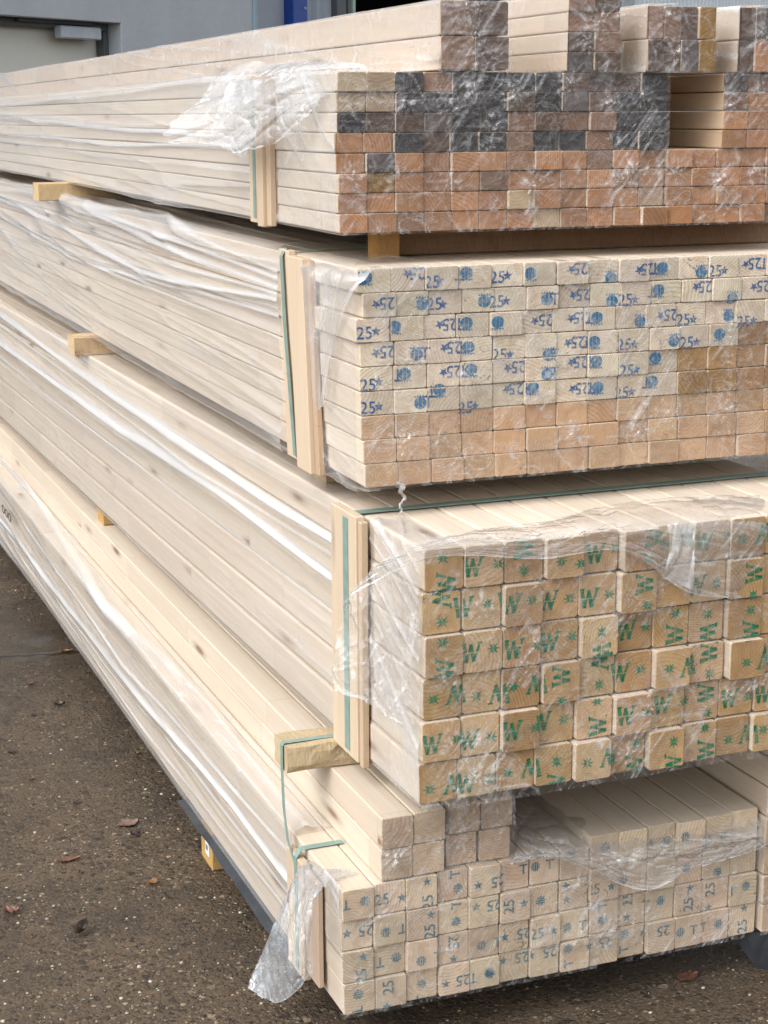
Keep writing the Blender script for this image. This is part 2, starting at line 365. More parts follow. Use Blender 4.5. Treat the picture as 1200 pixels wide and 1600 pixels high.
# (glyph, x, y, turn) read off crops of the photograph: origin and scale per crop
def crop(ox, oy, s, lst): return [(g, ox + x/s, oy + y/s, r) for g, x, y, r in lst]
ST2 = crop(400, 370, 3, [
 ('T', 482, 195, 180), ('C', 515, 195, 180), ('*', 710, 172, 180), ('25', 757, 172, 180), ('25', 822, 210, 0), ('*', 855, 205, 0), ('T', 950, 175, 180), ('C', 985, 172, 180),
 ('*', 560, 315, 180), ('25', 612, 312, 180), ('C', 780, 312, 0), ('25', 838, 315, 0), ('*', 877, 318, 0), ('C', 1072, 300, 0),
 ('25', 505, 450, 0), ('*', 560, 442, 0), ('C', 648, 425, 180), ('*', 865, 412, 180), ('25', 912, 412, 180), ('T', 953, 410, 180), ('C', 988, 408, 180),
 ('*', 565, 545, 180), ('25', 618, 540, 180), ('C', 752, 548, 0), ('T', 792, 545, 0), ('*', 880, 520, 180), ('25', 928, 518, 180), ('T', 965, 520, 180), ('C', 998, 522, 180),
 ('25', 525, 695, 0), ('*', 575, 680, 0), ('T', 665, 650, 180), ('C', 697, 645, 180), ('*', 878, 635, 180), ('25', 928, 632, 180), ('T', 968, 630, 180), ('C', 1005, 625, 180),
 ('25', 525, 802, 0), ('*', 577, 796, 0), ('C', 768, 775, 0), ('T', 805, 772, 0), ('T', 820, 725, 180), ('C', 858, 720, 180), ('25', 980, 800, 0), ('*', 1025, 793, 0)])
ST2 += crop(750, 370, 2.667, [
 ('25', 75, 168, 0), ('*', 117, 163, 0), ('C', 208, 155, 180), ('*', 376, 135, 180), ('25', 415, 132, 180), ('C', 548, 168, 0), ('*', 660, 138, 180), ('25', 696, 135, 180), ('T', 732, 133, 180), ('C', 762, 133, 180),
 ('C', 925, 145, 0), ('25', 978, 142, 0), ('*', 1017, 140, 0), ('*', 1112, 115, 180), ('25', 1150, 112, 180), ('T', 1188, 112, 180),
 ('25', 72, 270, 0), ('*', 112, 268, 0), ('C', 278, 258, 0), ('T', 310, 258, 0), ('*', 393, 243, 180), ('25', 434, 242, 180), ('C', 552, 265, 0), ('25', 605, 262, 0), ('*', 647, 262, 0), ('T', 718, 228, 180), ('C', 746, 226, 180),
 ('*', 900, 208, 180), ('25', 938, 208, 180), ('C', 1047, 253, 0), ('*', 1138, 208, 180), ('25', 1178, 205, 180),
 ('C', 70, 358, 180), ('*', 232, 350, 180), ('25', 278, 348, 180), ('*', 382, 340, 180), ('25', 422, 338, 180), ('T', 455, 338, 180), ('C', 487, 340, 180), ('C', 670, 350, 0), ('*', 750, 328, 180), ('25', 792, 325, 180),
 ('25', 848, 345, 0), ('*', 890, 345, 0), ('C', 1040, 328, 0), ('25', 1093, 352, 0), ('*', 1134, 348, 0),
 ('25', 83, 492, 0), ('*', 127, 492, 0), ('C', 283, 490, 0), ('T', 310, 490, 0), ('*', 368, 442, 180), ('25', 410, 440, 180), ('T', 445, 440, 180), ('C', 475, 440, 180), ('25', 598, 448, 0), ('*', 641, 448, 0), ('C', 803, 430, 0), ('25', 860, 440, 0), ('*', 902, 438, 0), ('C', 995, 408, 180),
 ('*', 115, 545, 180), ('25', 160, 542, 180), ('C', 278, 568, 0), ('T', 308, 566, 0), ('*', 382, 522, 180), ('25', 420, 522, 180), ('T', 453, 520, 180), ('C', 480, 520, 180), ('25', 605, 555, 0), ('*', 645, 552, 0), ('C', 733, 508, 180),
 ('*', 115, 635, 180), ('25', 153, 633, 180), ('T', 188, 632, 180), ('C', 217, 632, 180), ('*', 388, 635, 180), ('25', 428, 633, 180), ('T', 460, 631, 180), ('C', 490, 630, 180), ('25', 590, 648, 0), ('*', 632, 646, 0), ('T', 694, 608, 180), ('C', 718, 606, 180)])
ST3 = crop(500, 740, 2.9625, [
 ('S', 570, 393, 0), ('W', 585, 500, 90), ('W', 712, 430, 0), ('S', 822, 415, 0), ('S', 942, 450, 90), ('W', 942, 340, 90), ('S', 1105, 400, 0),
 ('W', 565, 583, 270), ('S', 568, 690, 0), ('W', 672, 620, 0), ('S', 778, 605, 0), ('W', 878, 595, 0), ('S', 968, 578, 0), ('W', 1065, 590, 0), ('S', 1158, 578, 0),
 ('S', 560, 778, 0), ('W', 570, 890, 90), ('W', 702, 825, 0), ('S', 797, 805, 0), ('W', 900, 810, 0), ('S', 1003, 795, 0), ('W', 1072, 780, 0),
 ('S', 525, 1045, 180), ('W', 625, 1020, 180), ('S', 728, 1035, 180), ('W', 825, 1020, 180), ('S', 893, 985, 180), ('W', 992, 970, 180),
 ('W', 520, 1250, 0), ('S', 628, 1225, 0), ('W', 695, 1230, 0), ('S', 790, 1218, 0), ('W', 882, 1180, 0), ('S', 983, 1165, 0), ('W', 1035, 1150, 0), ('S', 1132, 1140, 0),
 ('S', 508, 1462, 180), ('W', 612, 1435, 180), ('W', 685, 1435, 0), ('S', 783, 1415, 0), ('S', 868, 1385, 180), ('W', 970, 1360, 180)])
ST3 += crop(850, 780, 3.403, [
 ('S', 183, 335, 0), ('W', 285, 290, 0), ('S', 385, 262, 0), ('W', 560, 180, 90), ('S', 530, 302, 90), ('S', 650, 240, 0), ('W', 740, 200, 180), ('W', 855, 218, 0), ('S', 970, 190, 0), ('S', 1042, 207, 180), ('W', 1155, 178, 180),
 ('W', 245, 525, 0), ('S', 345, 505, 0), ('W', 510, 430, 90), ('S', 525, 552, 0), ('S', 912, 445, 90), ('W', 815, 455, 0), ('W', 1095, 375, 90), ('S', 1088, 500, 90),
 ('S', 150, 728, 0), ('S', 292, 700, 90), ('W', 290, 820, 270), ('W', 450, 700, 0), ('S', 545, 680, 0), ('S', 700, 607, 0), ('W', 695, 710, 90), ('S', 875, 612, 90), ('W', 875, 722, 270), ('S', 1085, 582, 0), ('W', 1085, 680, 90),
 ('W', 80, 925, 90), ('S', 82, 1062, 0), ('W', 300, 868, 270), ('S', 297, 988, 90), ('W', 412, 925, 0), ('S', 513, 905, 0), ('S', 648, 890, 180), ('W', 748, 880, 180), ('W', 872, 805, 90), ('S', 875, 925, 90), ('S', 1043, 850, 180), ('W', 1140, 830, 180),
 ('S', 277, 1072, 0), ('W', 280, 1195, 90), ('W', 420, 1137, 0), ('S', 520, 1120, 0), ('W', 632, 1088, 0), ('S', 745, 1070, 0), ('W', 865, 1022, 90), ('S', 868, 1140, 0), ('W', 998, 1062, 0), ('S', 1093, 1050, 0), ('W', 1172, 1035, 0),
 ('S', 62, 1390, 90), ('W', 58, 1495, 90), ('S', 208, 1388, 180), ('W', 322, 1355, 180), ('S', 490, 1297, 0), ('W', 475, 1400, 90), ('S', 665, 1275, 90), ('W', 662, 1382, 90), ('S', 850, 1212, 0), ('W', 855, 1318, 90), ('S', 980, 1278, 180), ('W', 1078, 1245, 180), ('S', 1150, 1217, 0)])
ST4 = crop(360, 1120, 2.727, [
 ('T', 488, 797, 180), ('C', 568, 780, 90), ('25', 645, 778, 0), ('*', 730, 770, 0), ('*', 835, 700, 0), ('25', 838, 788, 90), ('*', 850, 840, 0), ('T', 962, 675, 90), ('C', 975, 735, 0), ('*', 1052, 715, 0), ('25', 1138, 700, 180),
 ('*', 500, 930, 0), ('25', 582, 915, 180), ('C', 660, 917, 90), ('T', 732, 900, 180), ('25', 845, 910, 90), ('T', 962, 800, 90), ('C', 960, 872, 0), ('25', 1122, 800, 180), ('*', 1045, 808, 0),
 ('*', 565, 1022, 0), ('25', 557, 1105, 90), ('T', 642, 1052, 180), ('C', 710, 1030, 90), ('C', 808, 1035, 90), ('T', 878, 1015, 0), ('25', 952, 960, 270), ('*', 952, 1032, 0), ('C', 1070, 975, 90), ('T', 1137, 960, 0),
 ('C', 543, 1182, 0), ('T', 540, 1252, 270), ('25', 670, 1152, 90), ('*', 665, 1232, 0), ('C', 818, 1142, 0), ('T', 818, 1205, 90), ('*', 915, 1135, 0), ('25', 988, 1118, 180), ('T', 1032, 1112, 180), ('C', 1103, 1092, 90)])
ST4 += crop(750, 1170, 2.667, [
 ('C', 525, 410, 0), ('*', 715, 395, 0), ('C', 782, 385, 90), ('C', 850, 362, 90), ('25', 945, 380, 0), ('*', 1012, 367, 0), ('C', 235, 495, 90), ('T', 295, 485, 0), ('T', 185, 505, 0), ('C', 388, 425, 0), ('*', 360, 575, 0), ('*', 362, 632, 0),
 ('25', 465, 580, 0), ('*', 540, 568, 0), ('C', 600, 548, 90), ('*', 178, 640, 0), ('25', 115, 655, 90), ('C', 255, 635, 0), ('25', 620, 632, 90), ('*', 615, 706, 0), ('T', 695, 655, 0), ('C', 755, 635, 90), ('*', 875, 580, 0), ('25', 868, 650, 90),
 ('25', 963, 590, 90), ('*', 955, 665, 0), ('T', 1047, 592, 0), ('C', 1105, 570, 90), ('C', 865, 500, 90), ('C', 990, 512, 0),
 ('*', 105, 785, 0), ('25', 183, 770, 180), ('25', 232, 765, 0), ('*', 300, 752, 0), ('C', 362, 745, 90), ('T', 428, 735, 0), ('T', 508, 652, 90), ('C', 508, 712, 0), ('C', 607, 778, 0), ('T', 605, 842, 90), ('*', 685, 770, 0), ('25', 760, 755, 180),
 ('C', 832, 762, 90), ('T', 888, 752, 0), ('T', 930, 742, 0), ('C', 992, 730, 90), ('*', 1103, 667, 0), ('25', 1095, 742, 90), ('*', 100, 887, 0), ('25', 178, 872, 180), ('*', 210, 860, 0), ('25', 290, 845, 180), ('C', 362, 830, 0), ('T', 365, 890, 90),
 ('25', 520, 803, 180), ('*', 450, 818, 0), ('C', 35, 930, 90)])

# ------------------------------------------------------------ bundles of beams
class Pack:
    """a strapped bundle: x to the right along the ends, y away along the beams, origin at the near lower left corner"""
    def __init__(s, name, x, y, z, yaw, w_, h_, label, cat='timber bundle', group='wrapped timber bundles stacked in the yard'):
        s.root = empty(name, (x, y, z + ZG), yaw); tag(s.root, label, cat, group)
        s.x, s.y, s.z, s.a, s.w, s.h = x, y, z + ZG, yaw, w_, h_
        s.L = 4.6; s.extra = None
    def loc(s, p):
        dx, dy = p[0]-s.x, p[1]-s.y; c, q = math.cos(s.a), math.sin(s.a)
        return np.array([dx*c+dy*q, -dx*q+dy*c, p[2]-s.z])
    def hit_front(s, px, py, yl=0):
        d = ray(px, py); c, q = math.cos(s.a), math.sin(s.a); nrm = np.array([-q, c, 0])
        p0 = np.array([s.x, s.y, 0]) + nrm*yl; t = nrm.dot(p0) / nrm.dot(d); p = d*t; p[2] += ZG
        return s.loc(p)
    def hit_side(s, px, py, xl=0):
        d = ray(px, py); c, q = math.cos(s.a), math.sin(s.a); nrm = np.array([c, q, 0])
        p0 = np.array([s.x, s.y, 0]) + nrm*xl; t = nrm.dot(p0)/nrm.dot(d); p = d*t; p[2] += ZG
        return s.loc(p)
    def hit_top(s, px, py, zl):
        return s.loc(atz(px, py, s.z + zl))

def beam_geo(mb, x, y, z, w_, h_, L, tint_end, tint_side, rnd, glyphs=(), rc=.0024):
    """one beam: rounded arrises, end slightly worn, printed marks clipped to its own end"""
    cx, cz = x + w_/2, z + h_/2; n4 = []; c = .0009
    q_ = .0008 if w_ > .055 else (.0003 if w_ > .045 and h_ > .045 else 0); rc = .0038 if w_ > .055 else rc; hw, hh = w_/2 - .00045 - q_, h_/2 - .00055 - q_
    for (sx, sz, a0) in ((1, 1, 0), (-1, 1, 90), (-1, -1, 180), (1, -1, 270)):
        for k in range(4):
            a = math.radians(a0 + k*30); n4.append((sx*(hw-rc)+rc*math.cos(a), sz*(hh-rc)+rc*math.sin(a)))
    K = len(n4); mb.cr = rnd
    def ring(yy, d): return [((p[0] - math.copysign(d, p[0]))+cx, yy, (p[1]-math.copysign(d, p[1]))+cz) for p in n4]
    def loc(vs): return [(v[0]-cx, v[1]-y, v[2]-cz) for v in vs]
    mb.ct = tint_side
    vs = ring(y+c, 0) + ring(y+L, 0); fs = []
    for i in range(K):
        j = (i+1) % K; fs.append((j, i, K+i, K+j))
    fs.append(tuple(K+i for i in range(K))[::-1]); mb.add(vs, fs, 1, loc(vs))
    mb.ct = tint_end; vs = ring(y, c); mb.add(vs, [tuple(range(K))], 0, loc(vs))
    mb.ct = tuple(a*.88+b*.12 for a, b in zip(tint_end, tint_side)); vs = ring(y, c) + ring(y+c, 0)
    mb.add(vs, [((i+1) % K, i, K+i, K+(i+1) % K) for i in range(K)], 0, loc(vs))
    for g, gx, gz, rot, mi in glyphs:
        ca, sa = math.cos(math.radians(rot)), math.sin(math.radians(rot))
        for t in GL[g]:
            P = [np.array([gx + q[0]*ca - q[1]*sa, gz + q[0]*sa + q[1]*ca]) for q in t]
            e = .0012
            for ax, lo, hi in ((0, x+e, x+w_-e), (1, z+e, z+h_-e)):
                if P: P = clip_poly(P, ax, lo, -1)
                if P: P = clip_poly(P, ax, hi, 1)
            if len(P) >= 3:
                ar = sum(P[i][0]*P[(i+1) % len(P)][1]-P[(i+1) % len(P)][0]*P[i][1] for i in range(len(P)))
                if ar < 0: P = P[::-1]
                vs = [(p[0], y-.0004, p[1]) for p in P]; mb.add(vs, [tuple(range(len(P)))], mi, loc(vs))

def jit(c, a): k = 1 + rng.uniform(-a, a); return tuple(min(.95, x*k*(1+rng.uniform(-a, a)*.14)) for x in c)
SIDE = (.665, .60, .505)
def fill(pk, cells, mats, stamps=(), kind='b', limit=100, ends=None, yoff=None, rowdx=None, base_j=.0035, side=(.75, .675, .57)):
    """cells: (column, row from below, x, z, w, h). marks: photograph positions mapped on the front plane"""
    gl = []
    for g, px, py, rot in stamps:
        p = pk.hit_front(px, py); gl.append((g + kind, p[0], p[2], rot, 3 if (g == 'C' and kind == 'b') else 2))
    rest = MB(); nrest = 0; objs = []
    for k, (cix, r, x, z, w_, h_) in enumerate(cells):
        dx = (rowdx[r] if rowdx else 0) + rng.uniform(-.0009, .0009)
        yo = rng.uniform(-base_j, base_j) - (yoff.get((cix, r), 0)*.75 if yoff else 0)
        te = jit(ends(cix, r), .16); ts = jit(side, .05); rnd = (rng.random(), rng.random(), rng.random())
        x2, z2 = x + dx, z + rng.uniform(-.0003, .0003)
        mine = [q for q in gl if x2-.02 < q[1] < x2+w_+.02 and z2-.02 < q[2] < z2+h_+.02]
        if k < limit:
            mb = MB(); beam_geo(mb, 0, 0, 0, w_, h_, pk.L, te, ts, rnd, [(g, gx-x2, gz-z2, ro, mi) for g, gx, gz, ro, mi in mine])
            objs.append(mb.build('timber_beam', mats, pk.root, (x2, yo, z2)))
        else:
            beam_geo(rest, x2, yo, z2, w_, h_, pk.L, te, ts, rnd, mine); nrest += 1
    if nrest:
        o = rest.build('far_beams', mats, pk.root); o['kind'] = 'stuff'
    return objs

def grid_cells(pk, cols, rows, order='col', x0=0, r0=0):
    return [(c, r, x0 + c*pk.w, r*pk.h, pk.w, pk.h) for c in cols for r in rows]

WM = [M['end'], M['side']]
# ---- second bundle from the top: blue stamped
p2 = Pack('timber_bundle', .8288, 2.2485, -.5206, -.0035, .0513, .0348, 'wide bundle of flat pale beams stamped 25 and star in blue, wrapped in film')
def ends2(c, r):
    if r <= 2: return (.55, .375, .235)
    if r <= 4 and c in (10, 11): return (.38, .235, .095)
    if r <= 5 and c >= 12: return (.40, .24, .125)
    return (.71, .63, .505)
px2 = .00098
fill(p2, grid_cells(p2, range(0, 16), range(9)), WM + [M['blue'], M['crest']], [s for s in ST2], 'b', 100, ends2,
     rowdx=[.005, .003, .0008, -.001, -.001, 0, -.007, .002, -.004])
# ---- third bundle: green W stamps
p3 = Pack('timber_bundle', .8387, 2.0509, -.9306, .0137, .0598, .0608, 'large bundle of square beams stamped with a green W and a leaf star')
yo3 = {(c, 5-r): v for (c, r), v in {(3, 0): .010, (5, 0): .016, (5, 1): .014, (6, 1): .006, (8, 1): .013, (8, 0): .010, (7, 0): .004, (2, 1): .010, (4, 2): .010, (6, 3): .014, (8, 3): .024, (3, 5): .006, (4, 5): .014, (6, 5): .018, (0, 2): .006, (1, 2): .005, (3, 3): .006, (0, 4): .006, (2, 4): .010, (5, 4): .012, (9, 5): .012, (8, 2): .008}.items()}
fill(p3, grid_cells(p3, range(0, 12), range(6)), WM + [M['green']], ST3, 'g', 100, lambda c, r: [(.54, .365, .185), (.46, .30, .155), (.60, .43, .255)][(c*5+r*3) % 3],
     yoff=yo3, rowdx=[-.004, 0, .0035, .0035, .002, .005], base_j=.003)
# ---- lowest bundle: faded teal stamps
p4 = Pack('timber_bundle', .7478, 2.1263, -1.2723, .0041, .0499, .0495, 'lowest bundle of square beams on the ground blocks with faded teal 25 stamps')
c4 = grid_cells(p4, range(0, 8), range(4)) + [(c, r, c*.0499, r*.0533, .0499, .0533) for c in range(8, 14) for r in range(4)]
fill(p4, c4, WM + [M['teal']], ST4, 't', 100, lambda c, r: (.66, .54, .405), base_j=.005, rowdx=[.001, 0, -.001, 0, 0], side=SIDE)
# ---- upper bundle with blackened and reddish ends
p1 = Pack('timber_bundle', .8157, 2.3006, -.1627, -.0144, .0433, .0278, 'upper bundle of thin battens, upper rows blackened at the ends, lower rows reddish')
Lc, Dc, Gc, Bc, Oc, Yc = (.52, .40, .28), (.050, .048, .052), (.13, .11, .105), (.26, .16, .11), (.475, .25, .13), (.34, .20, .06)
MAP1 = ['LLDBDDDDKGKD', 'LLDDDDKDGKDD', 'DKKGDDBKBBDD', 'OODKDDBDDBDD', 'OGOPOOPOOBOP', 'OYOPOBOOPOPO', 'POOPOPLOPOOL', 'OPBPOPOLPOOP']
CM = dict(K=(.135, .088, .068), P=(.39, .22, .13), Y=Yc, L=Lc, D=Dc, G=Gc, B=Bc, O=Oc)
def ends1(c, r): return CM[MAP1[7-r][c % 12]]
p1.extra = None
fill(p1, grid_cells(p1, range(0, 12), range(8)), WM, ends=ends1, yoff={(6, 1): .006, (11, 0): .010, (7, 3): .004, (7, 7): .004}, rowdx=[.001, 0, 0, -.001, -.003, .001, 0, 0])
# ---- bundle right of it
p1r = Pack('timber_bundle', .8157 + 12*.0433*math.cos(.0144) + .002, 2.3006 - 12*.0433*math.sin(.0144), -.1627, -.0144, .0433, .0278, 'bundle of reddish battens at the right edge, stepped in above its fourth row')
MR = 'OOBOOGOOBO'
cr_ = [(c, r, c*.0433, r*.0278, .0433, .0278) for c in range(6) for r in range(4)] + [(c, r, .093+(c-2)*.0433, r*.0278, .0433, .0278) for c in range(2, 6) for r in range(4, 8)]
fill(p1r, cr_, WM, ends=lambda c, r: CM[MR[(c*3+r*7) % 10]], yoff={(0, 0): .004, (2, 1): .006}, side=(.66, .52, .38))

# ---- bundles lying on top
def top_pack(x, y, z, w_, h_, nc, nr, colors, label, side=(.66, .565, .465)):
    pk = Pack('timber_bundle', x, y, z, -.0144, w_, h_, label)
    fill(pk, [(c, r, c*w_, r*h_, w_, h_) for c in range(nc) for r in range(nr)], WM, ends=lambda c, r: CM[colors[nr-1-r][c]], side=side, base_j=.004)
    return pk
ZT1 = .0612
pA = top_pack(.966, 2.290, ZT1, .0525, .0475, 2, 2, ['BK', 'BK'], 'pair of rows of thick beams lying on top, farthest left of the top bundles')
pB = top_pack(1.165, 2.287, ZT1, .0425, .0275, 2, 4, ['BK', 'BB', 'KB', 'GK'], 'top bundle of flat beams four rows high, second from the left')
pC = top_pack(1.293, 2.284, ZT1-.001, .0285, .0470, 4, 2, ['BBKY', 'KKGY'], 'top bundle of narrow upright beams with an ochre end at its right')
pD = top_pack(1.447, 2.282, ZT1-.001, .0290, .0470, 4, 2, ['KGBB', 'KOBB'], 'top bundle of narrow beams cut by the right edge of the photo', )
# ---- pieces between the third and the lowest bundle
pa = Pack('timber_bundle', .8085, 2.1263, -1.0735, .0041, .0500, .0492, 'four unmarked square beams on the lowest bundle, at its left corner')
fill(pa, [(c, r, c*.0505, r*.0492, .0505, .0492) for c in range(2) for r in range(2)], WM, ends=lambda c, r: (.60, .47, .34), side=SIDE, base_j=.002)
pb = Pack('timber_bundle', .9155, 2.1400, -1.0735, .0041, .0500, .0492, 'four unmarked film wrapped beams on the lowest bundle, second from its left corner')
fill(pb, [(c, r, c*.0515+r*.004, r*.0492, .0505, .0492) for c in range(2) for r in range(2)], WM, ends=lambda c, r: (.56, .43, .31), side=SIDE, base_j=.003)
p4r = Pack('timber_bundle', 1.452, 2.122, -1.2710, .0041, .0499, .0495, 'tall bundle of unmarked beams at the lower right edge, next to the lowest bundle')
fill(p4r, [(c, r, c*.0499, r*.0495, .0499, .0485) for c in range(4) for r in range(7)], WM, ends=lambda c, r: (.58, .43, .29), base_j=.003)

# ------------------------------------------------------------ boards and straps
def board(pk, y0, y1, z0, z1, x0, x1, tint=(.64, .54, .41)):
    mb = MB(); mb.cr = (rng.random(), rng.random(), rng.random()); mb.ct = tint
    # grain along z: the shader's long axis is y, so store turned coordinates
    mb.box(x0, x1, y0, y1, z0, z1, 0, c=.0012)
    mb.loc = [(l[0], l[2], l[1]) for l in mb.loc]
    return mb.build('edge_board', M['side'], pk.root)
def strap(pk, pts, wdt, name='strap'):
    """pts: (x, z) path at local y, ribbon lies flat on the path"""
    mb = MB(); n = len(pts); vs = []
    for k, (x, y, z) in enumerate(pts):
        a = np.array(pts[max(k-1, 0)]); b = np.array(pts[min(k+1, n-1)]); d = b-a; d = d/np.linalg.norm(d)
        nn = np.cross(d, (0, 1, 0)); nn = nn/(np.linalg.norm(nn)+1e-9)*.0004
        for sy in (-1, 1):
            for sn in (-1, 1): vs.append((x+nn[0]*sn, y+sy*wdt/2, z+nn[2]*sn))
    fs = []
    for k in range(n-1):
        o = 4*k; e = o+4
        fs += [(o, o+1, e+1, e), (o+2, e+2, e+3, o+3), (o, e, e+2, o+2), (o+1, o+3, e+3, e+1)]
    fs += [(0, 2, 3, 1), (4*n-4, 4*n-3, 4*n-1, 4*n-2)]
    mb.add(vs, fs); return mb.build(name, M['strap'], pk.root)
def loop(W_, H_, y, xo, top=.002, skew=0, board_x=None):
    # up the near side over the board, across the top, down the far side
    return [(.05, y+skew, -.0015), (xo+.012, y+skew, -.0015), (xo, y+skew, .004), (xo, y+skew*.5, H_*.5), (xo, y, H_-.004), (xo+.006, y, H_+top), (W_*.5, y, H_+top), (W_+.001, y, H_+top), (W_+.0015, y, H_-.01), (W_+.0015, y, 0)]
# third bundle
S = p3.hit_side
y517, y545, y556, y567 = S(517, 960, -.02)[1], S(545, 960, -.02)[1], S(555, 960, -.02)[1], S(568, 960, -.012)[1]
H3 = 6*.0608
board(p3, y556, y517, -.005, H3+.005, -.0185, -.004); board(p3, y567, y556-.0006, -.010, H3-.001, -.015, -.004, (.56, .44, .31))
ys = S(540, 960, -.02)[1]; strap(p3, loop(12*.0598, H3, ys, -.0192, .0022), .020)
# second bundle: two boards leaning a little
S = p2.hit_side; H2 = 9*.0348
def lean_board(pk, pts_top, pts_bot, x0, x1, z0, z1, tint=(.64, .53, .40)):
    mb = MB(); mb.cr = (rng.random(), rng.random(), rng.random()); mb.ct = tint
    mb.box(x0, x1, 0, 1, z0, z1, 0, c=.001); 
    nv = []
    for (x, y, z) in mb.v:
        t = (z-z0)/(z1-z0); a = pts_bot[0]*(1-t)+pts_top[0]*t; b = pts_bot[1]*(1-t)+pts_top[1]*t
        yy = .001 if y < .01 and y > 0 else y
        f = 0 if y < .5 else 1; nv.append((x, (a if f == 0 else b) + (y-f), z))
    mb.v = nv; mb.loc = [(l[0], l[2], l[1]) for l in nv]
    return mb.build('edge_board', M['side'], pk.root)
lean_board(p2, (S(446, 410, -.02)[1], S(431, 410, -.02)[1]), (S(462, 695, -.02)[1], S(444, 690, -.02)[1]), -.0150, -.003, -.004, H2+.006)
lean_board(p2, (S(470, 410, -.02)[1], S(447, 410, -.02)[1]), (S(484, 705, -.02)[1], S(463, 700, -.02)[1]), -.0190, -.003, -.012, H2-.001)
lean_board(p2, (S(475, 415, -.02)[1], S(470.5, 415, -.02)[1]), (S(491, 708, -.02)[1], S(485, 705, -.02)[1]), -.0120, -.003, -.011, H2-.003, (.48, .35, .24))
yt, yb = S(439, 420, -.02)[1], S(460, 690, -.02)[1]
strap(p2, [(.05, yb, -.0015), (-.010, yb, -.0015), (-.0198, yb, .004), (-.0205, (yt*2+yb)/3+.004, H2*.66), (-.0198, yt, H2-.004), (-.012, yt, H2+.008), (.02, yt+.02, H2+.0015), (.8, yt+.05, H2+.0015), (.822, yt, H2-.02), (.822, yb, 0)], .013)
# upper bundle
S = p1.hit_side; H1 = 8*.0278
y385, y399, y407, y415 = (S(q, 230, -.02)[1] for q in (385, 399.5, 408, 414))
board(p1, y399, y385, -.004, H1+.003, -.0160, -.003, (.62,.52,.40)); board(p1, y407, y399-.0006, -.008, H1+.001, -.0195, -.003, (.60,.49,.36)); board(p1, y415, y407-.0006, -.006, H1-.004, -.013, -.003, (.58,.46,.34))
ys = S(393, 230, -.02)[1]; strap(p1, loop(12*.0433, H1, ys, -.0167, .0015), .014)
# lowest bundle
S = p4.hit_side; H4 = 4*.0495
y448, y462, y490 = (S(q, 1430, -.02)[1] for q in (446, 470, 489))
board(p4, y462, y448, -.004, H4-.012, -.0165, -.004, (.60,.50,.38)); board(p4, y490, y462-.0006, .012, H4-.02, -.0125, -.004, (.58,.46,.36))
ys = S(460, 1400, -.02)[1]
strap(p4, [(.05, ys, -.0015), (-.008, ys, -.0015), (-.0172, ys, .004), (-.0172, ys, H4-.01), (-.010, ys, H4+.0008), (.001, ys, H4+.0016), (.058, ys, H4+.0016)], .013)

